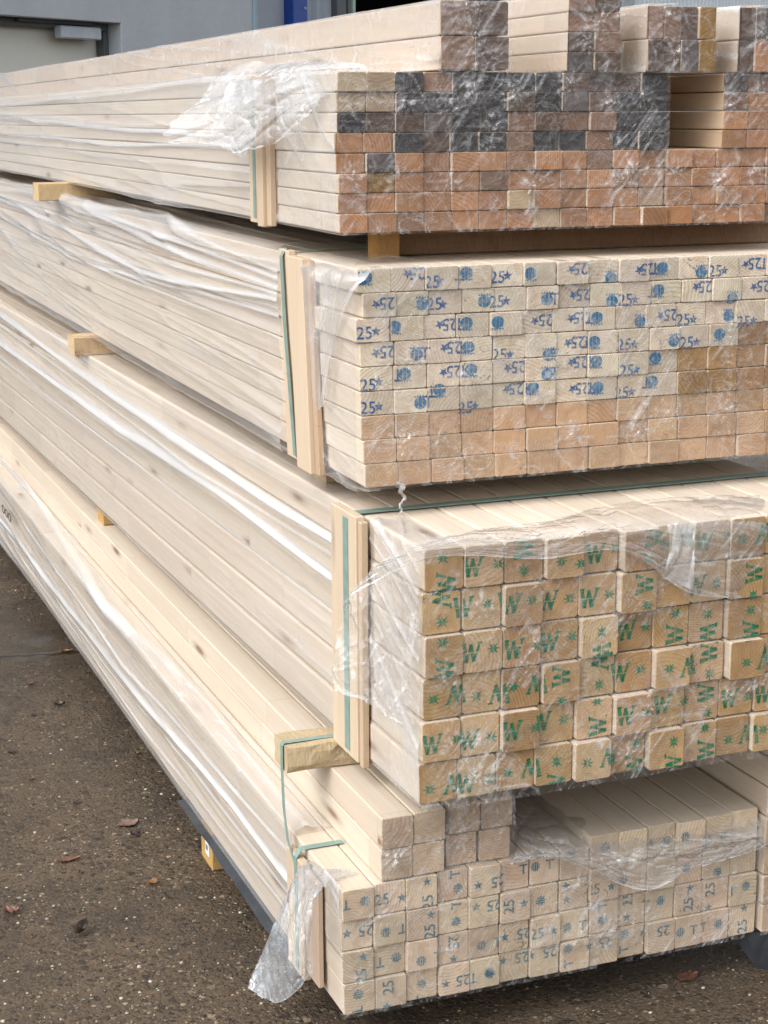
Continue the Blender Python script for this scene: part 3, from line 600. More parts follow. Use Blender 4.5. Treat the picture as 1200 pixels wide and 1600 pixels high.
# ------------------------------------------------------------ film on the long sides
def side_film(pk, H_, y0, y1, mat_, seed, top=.16, bot=.03, amp=.006, slope=.03, freq=22, power=5, base=.004, dy=.016, ds=.0028, zs=0, fine=.0012, tear=0, x0=0, parent=None, fk=1.0, folds=()):
    S_ = top + H_ + bot; s = np.arange(0, S_, ds); v = np.arange(y0, y1, dy); s_, v_ = np.meshgrid(s, v)
    r = .008
    X = np.where(s_ < top, top - s_, np.where(s_ < top+H_, 0, s_-top-H_)); Z = np.where(s_ < top, H_, np.where(s_ < top+H_, H_-(s_-top), 0))
    nx = np.clip((s_-top)/r*.5+.5, 0, 1); nz = 1-nx; nx = nx*np.clip(1-(s_-top-H_)/r*.5-.5, 0, 1) if bot > 0 else nx
    nb = np.clip((s_-top-H_)/r*.5+.5, 0, 1)
    ln = np.sqrt(nx**2+nz**2+nb**2)+1e-6; NX, NZ = -nx/ln, (nz-nb)/ln
    warp = (vn(s_*5, v_*1.1, seed)-.5)*(.012+slope*.9)
    t = s_ + slope*v_ + warp
    A = vn(s_*4+3, v_*.9, seed+9)
    d = base + amp*.8*ridge(vn(t*freq, v_*.55, seed+1), power)*(.3+A) + amp*.5*ridge(vn(t*freq*2.3+v_*.5, v_*1.4, seed+2), power)*A*1.6
    d += fine*ridge(vn(t*freq*5, v_*(1.2 if dy > .01 else 6), seed+3), 3)*A + .0025*vn(s_*7, v_*(.8 if dy > .01 else 3), seed+4)
    d = d*(np.where(s_ > top+H_, .35, 1))
    P = np.stack([X+NX*d+x0, v_, Z+NZ*d+zs], -1)
    extra = 0*s_
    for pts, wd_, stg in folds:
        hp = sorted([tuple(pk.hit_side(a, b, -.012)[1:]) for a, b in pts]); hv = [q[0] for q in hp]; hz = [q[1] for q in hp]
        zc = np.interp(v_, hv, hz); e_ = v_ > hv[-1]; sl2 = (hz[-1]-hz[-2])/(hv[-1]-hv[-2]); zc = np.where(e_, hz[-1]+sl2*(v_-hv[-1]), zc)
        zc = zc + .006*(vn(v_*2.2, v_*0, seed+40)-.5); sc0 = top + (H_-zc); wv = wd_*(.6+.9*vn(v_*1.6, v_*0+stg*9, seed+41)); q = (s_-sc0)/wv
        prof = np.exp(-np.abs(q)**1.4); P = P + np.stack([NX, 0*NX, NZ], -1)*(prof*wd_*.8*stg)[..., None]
        extra = np.maximum(extra, stg*np.exp(-(q+.35)**2*2.6)*(.55+.6*vn(v_*3, s_*30, seed+42)))  # streak highlights painted as whiter film along these lines
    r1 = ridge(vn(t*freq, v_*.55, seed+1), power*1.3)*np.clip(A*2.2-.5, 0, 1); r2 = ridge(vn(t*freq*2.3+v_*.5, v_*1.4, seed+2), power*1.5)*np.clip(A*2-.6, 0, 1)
    fold_glint = (r1*.9 + r2*.6)*fk*.9 + .06*vn(s_*9, v_*.6, seed+5) + extra*1.35 + .55*ridge(vn(s_*95+v_*1.2, v_*5, seed+50), 8)*np.clip(vn(s_*14, v_*1.3, seed+51)*3-1.9, 0, 1)  # ridge whitening plus thin dashes painted in as glints
    mask = None
    if tear: mask = ~((vn(s_*18, v_*9, seed+20) > .80) & (s_ > top*.5))
    return sheet('plastic_wrap', P, mat_, parent or pk.root, mask, fold_glint)
fb3 = y517 + .004
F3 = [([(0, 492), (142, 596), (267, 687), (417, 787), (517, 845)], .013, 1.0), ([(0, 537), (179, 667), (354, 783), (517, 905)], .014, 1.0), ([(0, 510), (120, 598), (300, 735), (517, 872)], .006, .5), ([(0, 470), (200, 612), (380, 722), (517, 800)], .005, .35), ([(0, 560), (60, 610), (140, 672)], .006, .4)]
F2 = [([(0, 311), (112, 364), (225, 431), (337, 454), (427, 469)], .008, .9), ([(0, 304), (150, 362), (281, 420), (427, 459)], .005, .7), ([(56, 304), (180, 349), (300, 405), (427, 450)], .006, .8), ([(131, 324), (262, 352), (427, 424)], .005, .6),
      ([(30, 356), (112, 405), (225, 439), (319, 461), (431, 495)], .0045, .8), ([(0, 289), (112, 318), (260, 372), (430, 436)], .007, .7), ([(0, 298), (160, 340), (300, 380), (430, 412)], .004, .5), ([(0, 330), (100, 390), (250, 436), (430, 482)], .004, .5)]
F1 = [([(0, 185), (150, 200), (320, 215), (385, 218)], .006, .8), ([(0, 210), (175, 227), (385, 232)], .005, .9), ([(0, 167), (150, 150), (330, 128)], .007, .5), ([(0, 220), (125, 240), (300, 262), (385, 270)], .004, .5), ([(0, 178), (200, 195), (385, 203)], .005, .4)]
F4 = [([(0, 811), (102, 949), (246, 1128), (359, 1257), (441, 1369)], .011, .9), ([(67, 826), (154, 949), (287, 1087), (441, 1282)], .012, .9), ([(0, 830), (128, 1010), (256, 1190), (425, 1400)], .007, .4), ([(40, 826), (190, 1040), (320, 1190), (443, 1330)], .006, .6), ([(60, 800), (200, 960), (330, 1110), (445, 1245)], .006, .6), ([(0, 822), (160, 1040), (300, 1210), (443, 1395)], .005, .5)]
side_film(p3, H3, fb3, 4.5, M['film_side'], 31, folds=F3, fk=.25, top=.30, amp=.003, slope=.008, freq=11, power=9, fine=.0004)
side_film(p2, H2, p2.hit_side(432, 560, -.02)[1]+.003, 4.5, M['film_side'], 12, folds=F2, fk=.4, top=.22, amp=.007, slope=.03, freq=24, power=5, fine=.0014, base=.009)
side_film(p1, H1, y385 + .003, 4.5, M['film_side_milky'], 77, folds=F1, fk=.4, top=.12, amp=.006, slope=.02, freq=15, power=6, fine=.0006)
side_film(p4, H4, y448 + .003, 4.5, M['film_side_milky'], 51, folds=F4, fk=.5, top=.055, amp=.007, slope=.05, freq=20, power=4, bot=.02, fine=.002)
# short stretch between the boards and the ends
side_film(p2, H2, -.006, p2.hit_side(491, 560, -.02)[1]-.004, M['film_side'], 8, top=.08, amp=.004, slope=.25, freq=30, power=4, fine=.003, dy=.0035, base=.008)
side_film(p3, H3, -.006, y567-.004, M['film_thin'], 9, top=.05, amp=.004, slope=.4, freq=12, power=6, fine=.0008, dy=.004, base=.002)
side_film(p1, H1, -.006, y415-.004, M['film_thin'], 10, top=.06, amp=.002, slope=.3, freq=26, power=5, fine=.0015, dy=.004, base=.002)
side_film(p4, H4*.55, -.004, y490-.004, M['film_thin'], 14, top=.0, amp=.002, slope=.3, freq=26, power=5, fine=.001, dy=.004, base=.002, bot=.01, zs=.095)
for pk, hh, sd_ in ((pA, .095, 3), (pB, .11, 4), (pC, .094, 5), (pD, .094, 6)):
    side_film(pk, hh, -.004, 4.5 if pk is pA else .6, M['film_thin'], sd_, top=.05, bot=.0, amp=.0012, slope=.1, freq=24, power=5, fine=.0007, dy=.008, base=.0012)

# ------------------------------------------------------------ film over the ends
def end_film(pk, x0, x1, z0, z1, seed, stars, mat_=None, gap=.0035, hole=.62, amp=1.0, res=.0022, yfun=None, streak=.9):
    xs = np.arange(x0, x1+res, res); zs = np.arange(z0, z1+res, res); X, Z = np.meshgrid(xs, zs)
    d = gap + .0022*vn(X*22, Z*22, seed)*amp
    ca, sa = math.cos(streak), math.sin(streak); a = X*ca+Z*sa; b = -X*sa+Z*ca
    d += .0022*amp*ridge(vn(a*14, b*130, seed+1), 7)*vn(X*16, Z*16, seed+2)
    d += .0014*amp*ridge(vn(X*55+Z*20, Z*60, seed+3), 4)
    for sx, sz, R_ in stars:
        dx, dz = X-sx, Z-sz; r = np.sqrt(dx*dx+dz*dz)+1e-5; th = np.arctan2(dz, dx)
        d += .0075*amp*np.exp(-r/R_)*ridge(vn(th*2.4+9, r*30, seed+int(abs(sx)*997)), 3) + .004*np.exp(-(r/(R_*.35))**2)*vn(X*160, Z*160, seed+7)
    if yfun: d += yfun(X, Z)
    fold_glint = .0*X
    for sx, sz, R_ in stars:
        dx, dz = X-sx, Z-sz; r = np.sqrt(dx*dx+dz*dz)+1e-5; th = np.arctan2(dz, dx)
        fold_glint = np.maximum(fold_glint, np.exp(-r/(R_*.75))*(.08+1.2*ridge(vn(th*4.1+4, r*30, seed+int(abs(sz)*997)), 8)))
    fold_glint += .75*ridge(vn(a*12, b*150, seed+31), 12)*np.clip(vn(X*11, Z*13, seed+32)*2.6-1.25, 0, 1) + .6*ridge(vn(X*26+Z*12, Z*30, seed+35), 26)*np.clip(vn(X*8, Z*9, seed+36)*3-1.3, 0, 1)  # glints on the crinkles, painted as whiter film
    fold_glint = fold_glint*(.45+.9*vn(X*300, Z*300, seed+37))
    hn = vn(X*13, Z*15, seed+11)*.7+vn(X*45, Z*45, seed+12)*.3
    mask = hn < hole+.17
    return sheet('plastic_wrap', np.stack([X, -d, Z], -1), mat_ or M['film_end'], pk.root, mask, fold_glint)
def stars_px(pk, lst, s): return [(pk.hit_front(x, y)[0], pk.hit_front(x, y)[2], r) for x, y, r in lst]
R_ = rng
end_film(p2, -.002, .80, -.002, H2+.001, 101, stars_px(p2, [(630, 690, .03), (680, 685, .02), (1140, 525, .03), (1050, 650, .02), (890, 675, .02), (640, 560, .02), (590, 600, .025), (720, 715, .02), (780, 672, .02), (995, 670, .02), (860, 590, .02), (730, 590, .025), (1130, 640, .025)], 1), hole=.60)
end_film(p1, -.002, .521, -.002, H1+.001, 201, stars_px(p1, [(545, 160, .012), (630, 160, .018), (700, 170, .02), (740, 140, .02), (800, 150, .03), (770, 200, .03), (830, 290, .03), (890, 130, .02), (950, 160, .02), (965, 290, .03), (985, 270, .03), (700, 285, .02), (620, 275, .02), (545, 280, .02), (1000, 150, .02)], 1), hole=.9)
end_film(p1r, -.002, .18, -.002, .112, 221, stars_px(p1r, [(1050, 270, .02), (1120, 280, .02), (1130, 285, .02), (1180, 270, .02)], 1), hole=.68)
end_film(p1r, .091, .22, .112, .223, 231, stars_px(p1r, [(1140, 165, .02), (1180, 145, .02)], 1), hole=.7)
def yf3(X, Z): return .012*np.clip(vn(X*9, Z*9, 5)-.35, 0, 1)+.004
end_film(p3, -.002, .66, -.004, H3+.001, 301, stars_px(p3, [(745, 945, .03), (700, 1160, .02), (690, 1060, .02), (975, 1170, .02), (1170, 1060, .03), (830, 1000, .03), (1010, 1100, .02), (1060, 905, .03), (1130, 1080, .02), (740, 1210, .03)], 1), hole=.56, yfun=yf3, gap=.006)
end_film(p4, -.002, .70, -.002, H4+.001, 401, stars_px(p4, [(565, 1530, .02), (590, 1430, .02), (700, 1480, .015), (900, 1460, .03), (940, 1455, .03), (1000, 1440, .03), (900, 1375, .02)], 1), hole=.55)
end_film(pa, -.002, .103, -.0, .0985, 411, [(.02, .035, .03), (.09, .05, .02)], hole=.7)
end_film(pb, -.002, .108, -.0, .0985, 421, [(.03, .06, .04), (.09, .06, .03)], hole=.8)
end_film(p4r, -.004, .18, 0, .35, 431, [(.02, .3, .03), (.03, .2, .03)], hole=.8)
for pk, W_, H_, sd_, st in ((pA, .106, .095, 3, [(.035, .085, .03), (.05, .05, .03), (.055, .02, .03)]), (pB, .086, .11, 4, [(.05, .07, .03), (.03, .04, .02)]), (pC, .115, .094, 5, [(.03, .08, .02), (.05, .03, .02)]), (pD, .10, .094, 6, [(.04, .05, .03)])):
    end_film(pk, -.001, W_, -.001, H_+.001, 500+sd_, st, hole=.9)

# ------------------------------------------------------------ loose flaps
def flap(pk, rows, mat_, nu=70, nv=50, seed=1, amp=.006, rag=.0, name='plastic_wrap', diag=.6, tears=1.0, crisp=0.0):
    """rows of (px, py, y in metres) control points on the hanging sheet, made into its own crumpled surface"""
    C = np.array([[aty(*q) if len(q) == 3 else atx(*q[:3]) for q in r] for r in rows]); C = cat_interp(C, nv, 0); C = cat_interp(C, nu, 1)
    n = normals(C); U, V = np.meshgrid(np.linspace(0, 1, nu), np.linspace(0, 1, nv))
    d = amp*(vn(U*5+V*diag*5, V*2.5, seed)-.5)*2 + amp*.9*ridge(vn(U*4+V*diag*4, V*1.5, seed+1), 3) + amp*.05*ridge(vn(U*15, V*13, seed+2), 3)
    if crisp: d += crisp*.004*(ridge(vn(U*26+V*6, V*9, seed+60), 7)*vn(U*7, V*4, seed+61) + ridge(vn(U*14-V*12, V*7, seed+62), 9)*vn(U*6, V*5, seed+63))*2
    P = C + n*d[..., None]
    P = np.stack([(P[..., 0]-pk.x), (P[..., 1]-pk.y), P[..., 2]-pk.z], -1); c, q = math.cos(pk.a), math.sin(pk.a)
    P = np.stack([P[..., 0]*c+P[..., 1]*q, -P[..., 0]*q+P[..., 1]*c, P[..., 2]], -1)
    fold_glint = .30*ridge(vn(U*4+V*diag*4, V*1.5, seed+1), 8) + .38*ridge(vn(U*8+V*diag*7, V*3, seed+6), 12)*vn(U*4, V*4, seed+8) + .18*vn(U*3, V*3, seed+7)**2
    if crisp: fold_glint = fold_glint*.35 + crisp*(.9*ridge(vn(U*26+V*6, V*9, seed+60), 14)*vn(U*7, V*4, seed+61) + 1.1*ridge(vn(U*14-V*12, V*7, seed+62), 22)*vn(U*6, V*5, seed+63) + .8*np.exp(-((1-V)*nv/2.2)**2))
    e = np.minimum(np.minimum(U, 1-U), np.minimum(V, 1-V)); mask = (e*3 > rag*vn(U*12, V*12, seed+3)) & (vn(U*8, V*7, seed+30) < tears)
    return sheet(name, P, mat_, pk.root, mask, fold_glint)
# torn flap blown back over the upper bundle's edge
flap(p1, [[(345, 112, 2.84), (400, 96, 2.72), (470, 92, 2.55), (545, 98, 2.42), (592, 110, 2.36)],
          [(300, 152, 2.83), (360, 140, 2.70), (440, 118, 2.50), (500, 125, 2.38), (560, 118, 2.30)],
          [(262, 190, 2.82), (330, 185, 2.70), (400, 175, 2.52), (455, 165, 2.42), (500, 160, 2.34)],
          [(250, 222, 2.82), (325, 225, 2.69), (370, 240, 2.58), (420, 228, 2.48), (480, 205, 2.36)]], M['film_flap'], 140, 100, 3, .006, .2, diag=.9, crisp=.55)
flap(p1, [[(350, 125, 2.70), (380, 120, 2.62), (425, 120, 2.50)], [(335, 175, 2.70), (372, 180, 2.62), (412, 180, 2.52)], [(330, 215, 2.70), (370, 250, 2.62), (400, 215, 2.55)]], M['film_flap'], 50, 50, 8, .006, .3)
# over the near corner of the second bundle
flap(p2, [[(452, 404, .83, 1), (495, 405, .835, 1), (545, 410, .84, 1), (600, 414, 2.262)], [(468, 424, .806, 1), (500, 425, .808, 1), (540, 432, .812, 1), (575, 432, 2.236)], [(474, 480, .808, 1), (505, 478, .806, 1), (530, 470, .812, 1), (552, 462, 2.24)], [(486, 560, .812, 1), (500, 555, .808, 1), (515, 548, .812, 1), (524, 530, .815, 1)], [(490, 640, .812, 1), (495, 642, .810, 1), (500, 642, .812, 1), (506, 640, .814, 1)]], M['film_flap'], 60, 80, 15, .004, .2, diag=.2)
# over the third bundle's front edge
flap(p3, [[(640, 846, 2.062), (740, 822, 2.10), (850, 812, 2.12), (960, 790, 2.14), (1080, 775, 2.17), (1200, 770, 2.18)],
          [(600, 872, 2.045), (715, 838, 2.044), (850, 832, 2.05), (960, 820, 2.04), (1080, 812, 2.05), (1200, 808, 2.06)],
          [(575, 895, 2.05), (690, 858, 2.036), (850, 850, 2.035), (960, 848, 2.03), (1080, 870, 2.035), (1200, 870, 2.05)],
          [(532, 942, 2.07), (672, 872, 2.034), (845, 874, 2.032), (975, 862, 2.028), (1082, 928, 2.034), (1200, 934, 2.05)]], M['film_drape'], 220, 70, 21, .003, .10, diag=.3, crisp=.7)
flap(p3, [[(620, 862, 2.055), (580, 890, 2.12), (540, 940, 2.20)], [(652, 940, 2.045), (600, 985, 2.11), (528, 1010, 2.22)], [(650, 1060, 2.045), (590, 1075, 2.12), (524, 1075, 2.22)], [(652, 1150, 2.048), (600, 1115, 2.10), (560, 1090, 2.16)]], M['film_drape'], 90, 100, 25, .005, .12, crisp=.6)
flap(p3, [[(1040, 820, 2.045), (1062, 815, 2.045), (1088, 812, 2.045)], [(1045, 860, 2.03), (1068, 862, 2.03), (1085, 870, 2.03)], [(1030, 905, 2.028), (1060, 912, 2.028), (1086, 928, 2.03)]], M['film_flap'], 30, 40, 28, .004, .2)
# sack of loose film hanging from the lowest bundle's strap
flap(p4, [[(455, 1338, 2.30), (490, 1342, 2.26), (530, 1352, 2.20), (563, 1356, 2.17)],
          [(452, 1362, 2.29), (470, 1352, 2.25), (500, 1362, 2.19), (520, 1372, 2.15)],
          [(428, 1425, 2.26), (450, 1405, 2.20), (475, 1410, 2.15), (494, 1400, 2.13)],
          [(400, 1490, 2.24), (430, 1480, 2.18), (462, 1480, 2.13), (486, 1450, 2.12)],
          [(379, 1540, 2.22), (425, 1570, 2.16), (468, 1545, 2.12), (490, 1520, 2.12)]], M['film_grey'], 90, 110, 41, .006, .08, crisp=.5)
# film draped across the step of the lowest bundle
flap(p4, [[(778, 1214, 2.40), (862, 1208, 2.40), (960, 1199, 2.40), (1060, 1192, 2.40), (1148, 1187, 2.40)],
          [(803, 1290, 2.20), (900, 1284, 2.19), (1000, 1280, 2.19), (1090, 1274, 2.18), (1184, 1268, 2.16)],
          [(803, 1335, 2.125), (890, 1330, 2.118), (970, 1325, 2.108), (1080, 1315, 2.105), (1195, 1300, 2.105)],
          [(797, 1348, 2.120), (880, 1338, 2.110), (975, 1365, 2.10), (1080, 1345, 2.10), (1200, 1318, 2.105)],
          [(795, 1349, 2.120), (868, 1340, 2.110), (1003, 1392, 2.10), (1085, 1362, 2.10), (1200, 1328, 2.105)]], M['film_drape'], 200, 90, 61, .004, .05, diag=1.2, crisp=1.0)
# dark sheet below the lowest bundles
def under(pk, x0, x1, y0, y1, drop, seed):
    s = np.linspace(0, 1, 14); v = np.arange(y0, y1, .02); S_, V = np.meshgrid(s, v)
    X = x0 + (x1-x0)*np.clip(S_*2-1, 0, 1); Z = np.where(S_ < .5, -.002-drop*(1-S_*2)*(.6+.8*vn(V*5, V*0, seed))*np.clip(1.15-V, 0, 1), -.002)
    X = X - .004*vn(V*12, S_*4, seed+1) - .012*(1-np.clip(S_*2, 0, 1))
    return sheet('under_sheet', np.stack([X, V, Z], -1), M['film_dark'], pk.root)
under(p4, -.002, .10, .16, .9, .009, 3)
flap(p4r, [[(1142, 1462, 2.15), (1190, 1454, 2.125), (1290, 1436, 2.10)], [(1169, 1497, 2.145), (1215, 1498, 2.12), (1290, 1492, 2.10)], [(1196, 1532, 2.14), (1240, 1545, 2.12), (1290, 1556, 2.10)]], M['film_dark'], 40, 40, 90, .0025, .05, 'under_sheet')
def scribble(pk, px, py, s_txt, hgt):
    p = pk.hit_side(px, py, -.021); mb = MB()
    for t in text_tris(s_txt, hgt):
        vs = [(-.021, p[1]-q[0]*3.2, p[2]+q[1]) for q in t]; mb.add(vs, [(0, 1, 2)])
    return mb.build('marker_writing', simple('black_marker', (.02, .02, .025), .5), pk.root)
scribble(p4, 10, 802, '000', .026)
# twisted strand of film hanging from the second bundle
mbs = MB(); P0 = p2.hit_front(622, 752, -.006); pts = []
for k in range(26):
    t = k/25; pts.append((P0[0] + .008*math.sin(t*3.2)+.0035*math.sin(t*15), P0[1]-.002*math.sin(t*9), P0[2]-.001-t*.046))
vs = []; fs = []
for k, p in enumerate(pts):
    t = k/25; r = (.0045*(1-t)**2+.0013+.0012*math.sin(t*25)**2); a = t*14
    for q in range(5):
        b = a+q*2*math.pi/5; vs.append((p[0]+r*math.cos(b), p[1]+r*.6*math.sin(b), p[2]+.002*math.sin(b*2)))
    if k:
        for q in range(5): fs.append(((k-1)*5+q, (k-1)*5+(q+1) % 5, k*5+(q+1) % 5, k*5+q))
mbs.add(vs, fs, 0, smooth=True); mbs.build('film_strand', M['film_flap'], p2.root)

# ------------------------------------------------------------ bearers between and under the bundles
def bearer(x0, x1, y0, y1, z0, z1, label, tint=(.50, .36, .20), yaw=0, rough=0.0, name='bearer', extra=None):
    x0_, z0_ = x0, z0; mb = MB(); mb.cr = (rng.random(), rng.random(), rng.random()); mb.ct = tint
    L_, D_, H_ = x1-x0, y1-y0, z1-z0; nx, c = 48, .002
    # built along local y for the grain, then turned: long axis -> world x; subdivided so that the arrises can be uneven
    sec = [(c, 0), (D_-c, 0), (D_, c), (D_, H_-c), (D_-c, H_), (c, H_), (0, H_-c), (0, c)]
    # refine section
    s2 = []
    for i in range(8):
        a, b = sec[i], sec[(i+1) % 8]; s2.append(a)
        if math.dist(a, b) > .01:
            for q in (1/4, 2/4, 3/4): s2.append((a[0]+(b[0]-a[0])*q, a[1]+(b[1]-a[1])*q))
    K = len(s2); vs = []; fs = []
    for k in range(nx+1):
        t = k/nx; lx = L_*t
        for (yy, zz) in s2:
            amp = rough*(vn(lx*30, yy*40+zz*70, int(rng.random()*0)+5)-.5)
            vs.append((lx, yy+float(amp), zz+float(amp)*.4*(1 if zz > .01 else 0)))
    for k in range(nx):
        for i in range(K):
            j = (i+1) % K; fs.append((k*K+i, k*K+j, (k+1)*K+j, (k+1)*K+i))
    locs = [(v[1]-D_/2, v[0], v[2]-H_/2) for v in vs]
    mb.add(vs, [f[::-1] for f in fs], 1, locs)
    e = vs[:K]; loc_e = [(v[1]-D_/2, 0, v[2]-H_/2) for v in e]; mb.ct = tuple(x*1.0 for x in tint); mb.add(e, [tuple(range(K))], 0, loc_e)
    e = vs[-K:]; mb.add(e, [tuple(range(K))[::-1]], 0, [(v[1]-D_/2, 0, v[2]-H_/2) for v in e])
    o = mb.build(name, [M['end'], M['rough']], None, (x0, y0, z0+ZG)); o.rotation_euler = (0, 0, yaw)
    if label: tag(o, label, 'bearer', 'wooden bearers between the bundles')
    return o
zb1, zt2, zb2, zt3, zb3, zta, zb4 = -.1635, -.2068, -.5212, -.5653, -.9312, -.9745, -1.2735
bearer(.765, 1.55, 4.42, 4.50, zt2, zb1, 'pale square bearer sticking out left under the upper bundle', (.60, .46, .26))
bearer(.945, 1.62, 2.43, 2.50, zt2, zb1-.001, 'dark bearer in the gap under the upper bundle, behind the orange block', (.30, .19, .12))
bearer(.909, .942, 2.385, 2.43, zt2, zb1-.0008, 'short orange brown block at the left end of the dark upper gap', (.52, .30, .10))
bearer(.783, 1.6, 4.13, 4.21, zt3, zb2, 'pale bearer block sticking out left on top of the green stamped bundle', (.62, .48, .30))
bearer(.862, 1.6, 2.50, 2.56, zt3, zb2, 'small bearer end beneath the blue stamped bundle, next to its boards', (.56, .44, .30))
bearer(.82, 1.6, 4.05, 4.12, zta, zb3, 'yellowish bearer end half hidden under the green stamped bundle at left', (.58, .38, .14))
pl = bearer(.737, 1.6, 2.336, 2.40, zta, zb3, 'rough sawn plank end jutting left over the lowest bundle, with a strap over it', (.56, .47, .31), rough=.009)
g0 = bearer(.745, 1.6, 2.822, 2.90, -1.3448, zb4, 'yellow wooden ground block with a small white paper tag, left side', (.50, .33, .12))
g1 = bearer(.80, 1.6, 4.7, 4.78, -1.3448, zb4, None); tag(g1, 'ground block far back under the lowest bundle', 'bearer', 'wooden bearers between the bundles')
# paper tag on the ground block
mb = MB(); mb.box(-.0015, .0, .022, .046, .018, .044, 0, c=.0003); tg = mb.build('paper_tag', simple('white_paper', (.75, .76, .76), .6, 90, .1), g0)
mb = MB(); mb.box(-.0022, -.0016, .028, .040, .028, .038, 0, c=.0002); mb.build('printed_mark', simple('grey_print', (.16, .18, .2), .6), tg)
# strap over the plank, running straight down to the lowest bundle
mb = MB(); xs = .737-.0015; zb_ = zb3+ZG
def rib(mb, pts, wv):
    vs = []
    for p in pts:
        p = np.array(p); w2 = np.array(wv)/2; vs += [tuple(p-w2), tuple(p+w2)]
    n0 = len(pts)
    back = [(v[0]+.0006, v[1]+.0006, v[2]-.0006) for v in vs]; fs = []
    for k in range(n0-1): 
        a = 2*k; fs += [(a, a+1, a+3, a+2), (2*n0+a, 2*n0+a+2, 2*n0+a+3, 2*n0+a+1), (a, a+2, 2*n0+a+2, 2*n0+a), (a+1, 2*n0+a+1, 2*n0+a+3, a+3)]
    mb.add(vs+back, fs)
ya = 2.355
rib(mb, [(.90, ya, zb3+ZG+.0008), (.80, ya, zb3+ZG+.0014), (.737, ya, zb3+ZG+.0014), (.7345, ya, zb3+ZG-.003), (.7345, ya, zta+ZG), (.7330, ya-.01, -1.03+ZG), (.7305, ya-.035, -1.075+ZG), (.7292, 2.1263+ys, -1.10+ZG)], (0, .013, 0))
tag(mb.build('plastic_strap', M['strap']), 'teal strap over the jutting rough plank, hanging down to the lowest bundle', 'strap')
mb = MB(); mb.cr = (.3, .3, .3); mb.ct = (.6, .5, .4)

# ------------------------------------------------------------ ground
mm, t = mat('wet_worn_concrete'); n = N(t); co = n('ShaderNodeTexCoord').outputs['Object']
big = n.noise(co, 1.3, 4, .6); mid = n.noise(co, 9, 5, .65); fin = n.noise(co, 150, 4, .7); vfin = n.noise(co, 520, 2, .7)
dco = n('ShaderNodeVectorMath', {0: co, 1: n('ShaderNodeVectorMath', {0: n('ShaderNodeTexNoise', {'Vector': co, 'Scale': 160.0, 'Detail': 2.0}).outputs['Color'], 1: (.006, .006, 0)}, operation='MULTIPLY').outputs[0]}, operation='ADD').outputs[0]
c = n.mix(n.ramp(mid, [(.3, 0), (.7, 1)]), (.028, .021, .015), (.098, .076, .054))
c = n.mix(n.ramp(fin, [(.40, 0), (.62, .85)]), c, (.16, .126, .09))
def stones(scale, sel, rmax, amt, ramp_, c):
    v = n('ShaderNodeTexVoronoi', {'Vector': dco, 'Scale': float(scale), 'Randomness': 1.0}); cc = n('ShaderNodeSeparateColor', {0: v.outputs['Color']})
    msk = n.math('MULTIPLY', n.ramp(v.outputs['Distance'], [(rmax*.75, 1), (rmax, 0)]), n.math('GREATER_THAN', cc.outputs[0], sel))
    return n.mix(n.math('MULTIPLY', msk, amt), c, n.ramp(cc.outputs[1], ramp_)), msk
R1 = [(.0, (.014, .011, .009)), (.35, (.05, .038, .028)), (.62, (.12, .09, .062)), (.84, (.20, .155, .11)), (.93, (.26, .23, .18)), (1.0, (.50, .46, .38))]
R2 = [(.0, (.012, .010, .009)), (.5, (.045, .033, .026)), (.75, (.13, .08, .05)), (.92, (.17, .13, .09)), (1.0, (.34, .30, .24))]
c, m1 = stones(150, .25, .48, .85, R1, c)
c, m2 = stones(85, .40, .46, .85, R1, c)
c, m3 = stones(46, .72, .40, .9, R2, c)
c = n.mix(n.ramp(big, [(.35, .0), (.62, .5)]), c, (.085, .067, .050))
c = n.mix(n.ramp(n.noise(co, 3.2, 5, .7), [(.50, 0), (.64, .55)]), c, (.030, .024, .019))
# joint between the slabs
sx = n('ShaderNodeSeparateXYZ', {0: co}); wob = n.noise(co, 6, 3)
yj = atz(0, 1026, 0.0); yj2 = atz(123, 1018, 0.0); sl_ = (yj2[1]-yj[1])/(yj2[0]-yj[0])
ln_ = n.math('ABSOLUTE', n.math('SUBTRACT', n.math('SUBTRACT', sx.outputs['Y'], n.math('MULTIPLY', sx.outputs['X'], sl_)), n.math('ADD', yj[1]-yj[0]*sl_ - .015, n.math('MULTIPLY', wob, .03))))
jt = n.ramp(ln_, [(.004, 1), (.013, 0)])
c = n.mix(n.math('MULTIPLY', jt, .85), c, (.018, .015, .013))
sep_w = n.ramp(big, [(.44, 0), (.60, 1)])
yw = n.ramp(n.math('MULTIPLY', sx.outputs['Y'], .1), [(.33, 0), (.40, 1)])
wet = n.math('MULTIPLY', sep_w, yw)
c = n.mix(n.math('MULTIPLY', wet, .45), c, n.mix(1, c, (.5, .5, .52), 'MULTIPLY'))
h = n.math('ADD', n.math('ADD', n.math('MULTIPLY', fin, .8), n.math('MULTIPLY', m1, .5)), n.math('ADD', n.math('MULTIPLY', m2, .6), n.math('MULTIPLY', jt, -3)))
h = n.math('ADD', h, n.math('MULTIPLY', mid, 1.2))
ro = n.math('SUBTRACT', n.ramp(mid, [(.3, .38), (.7, .62)]), n.math('MULTIPLY', wet, .42), clamp=True)
c = n.mix(1, c, (.98, .88, .76), 'MULTIPLY')
n.out(n.pbsdf(c, ro, n.bump(h, 1.0, .006), .5)); M['ground'] = mm
G = 60; gv = [(-G, -G, 0), (G, -G, 0), (G, G, 0), (-G, G, 0)]
mb = MB(); mb.add(gv, [(0, 1, 2, 3)]); tag(mb.build('ground', M['ground']), kind='structure')
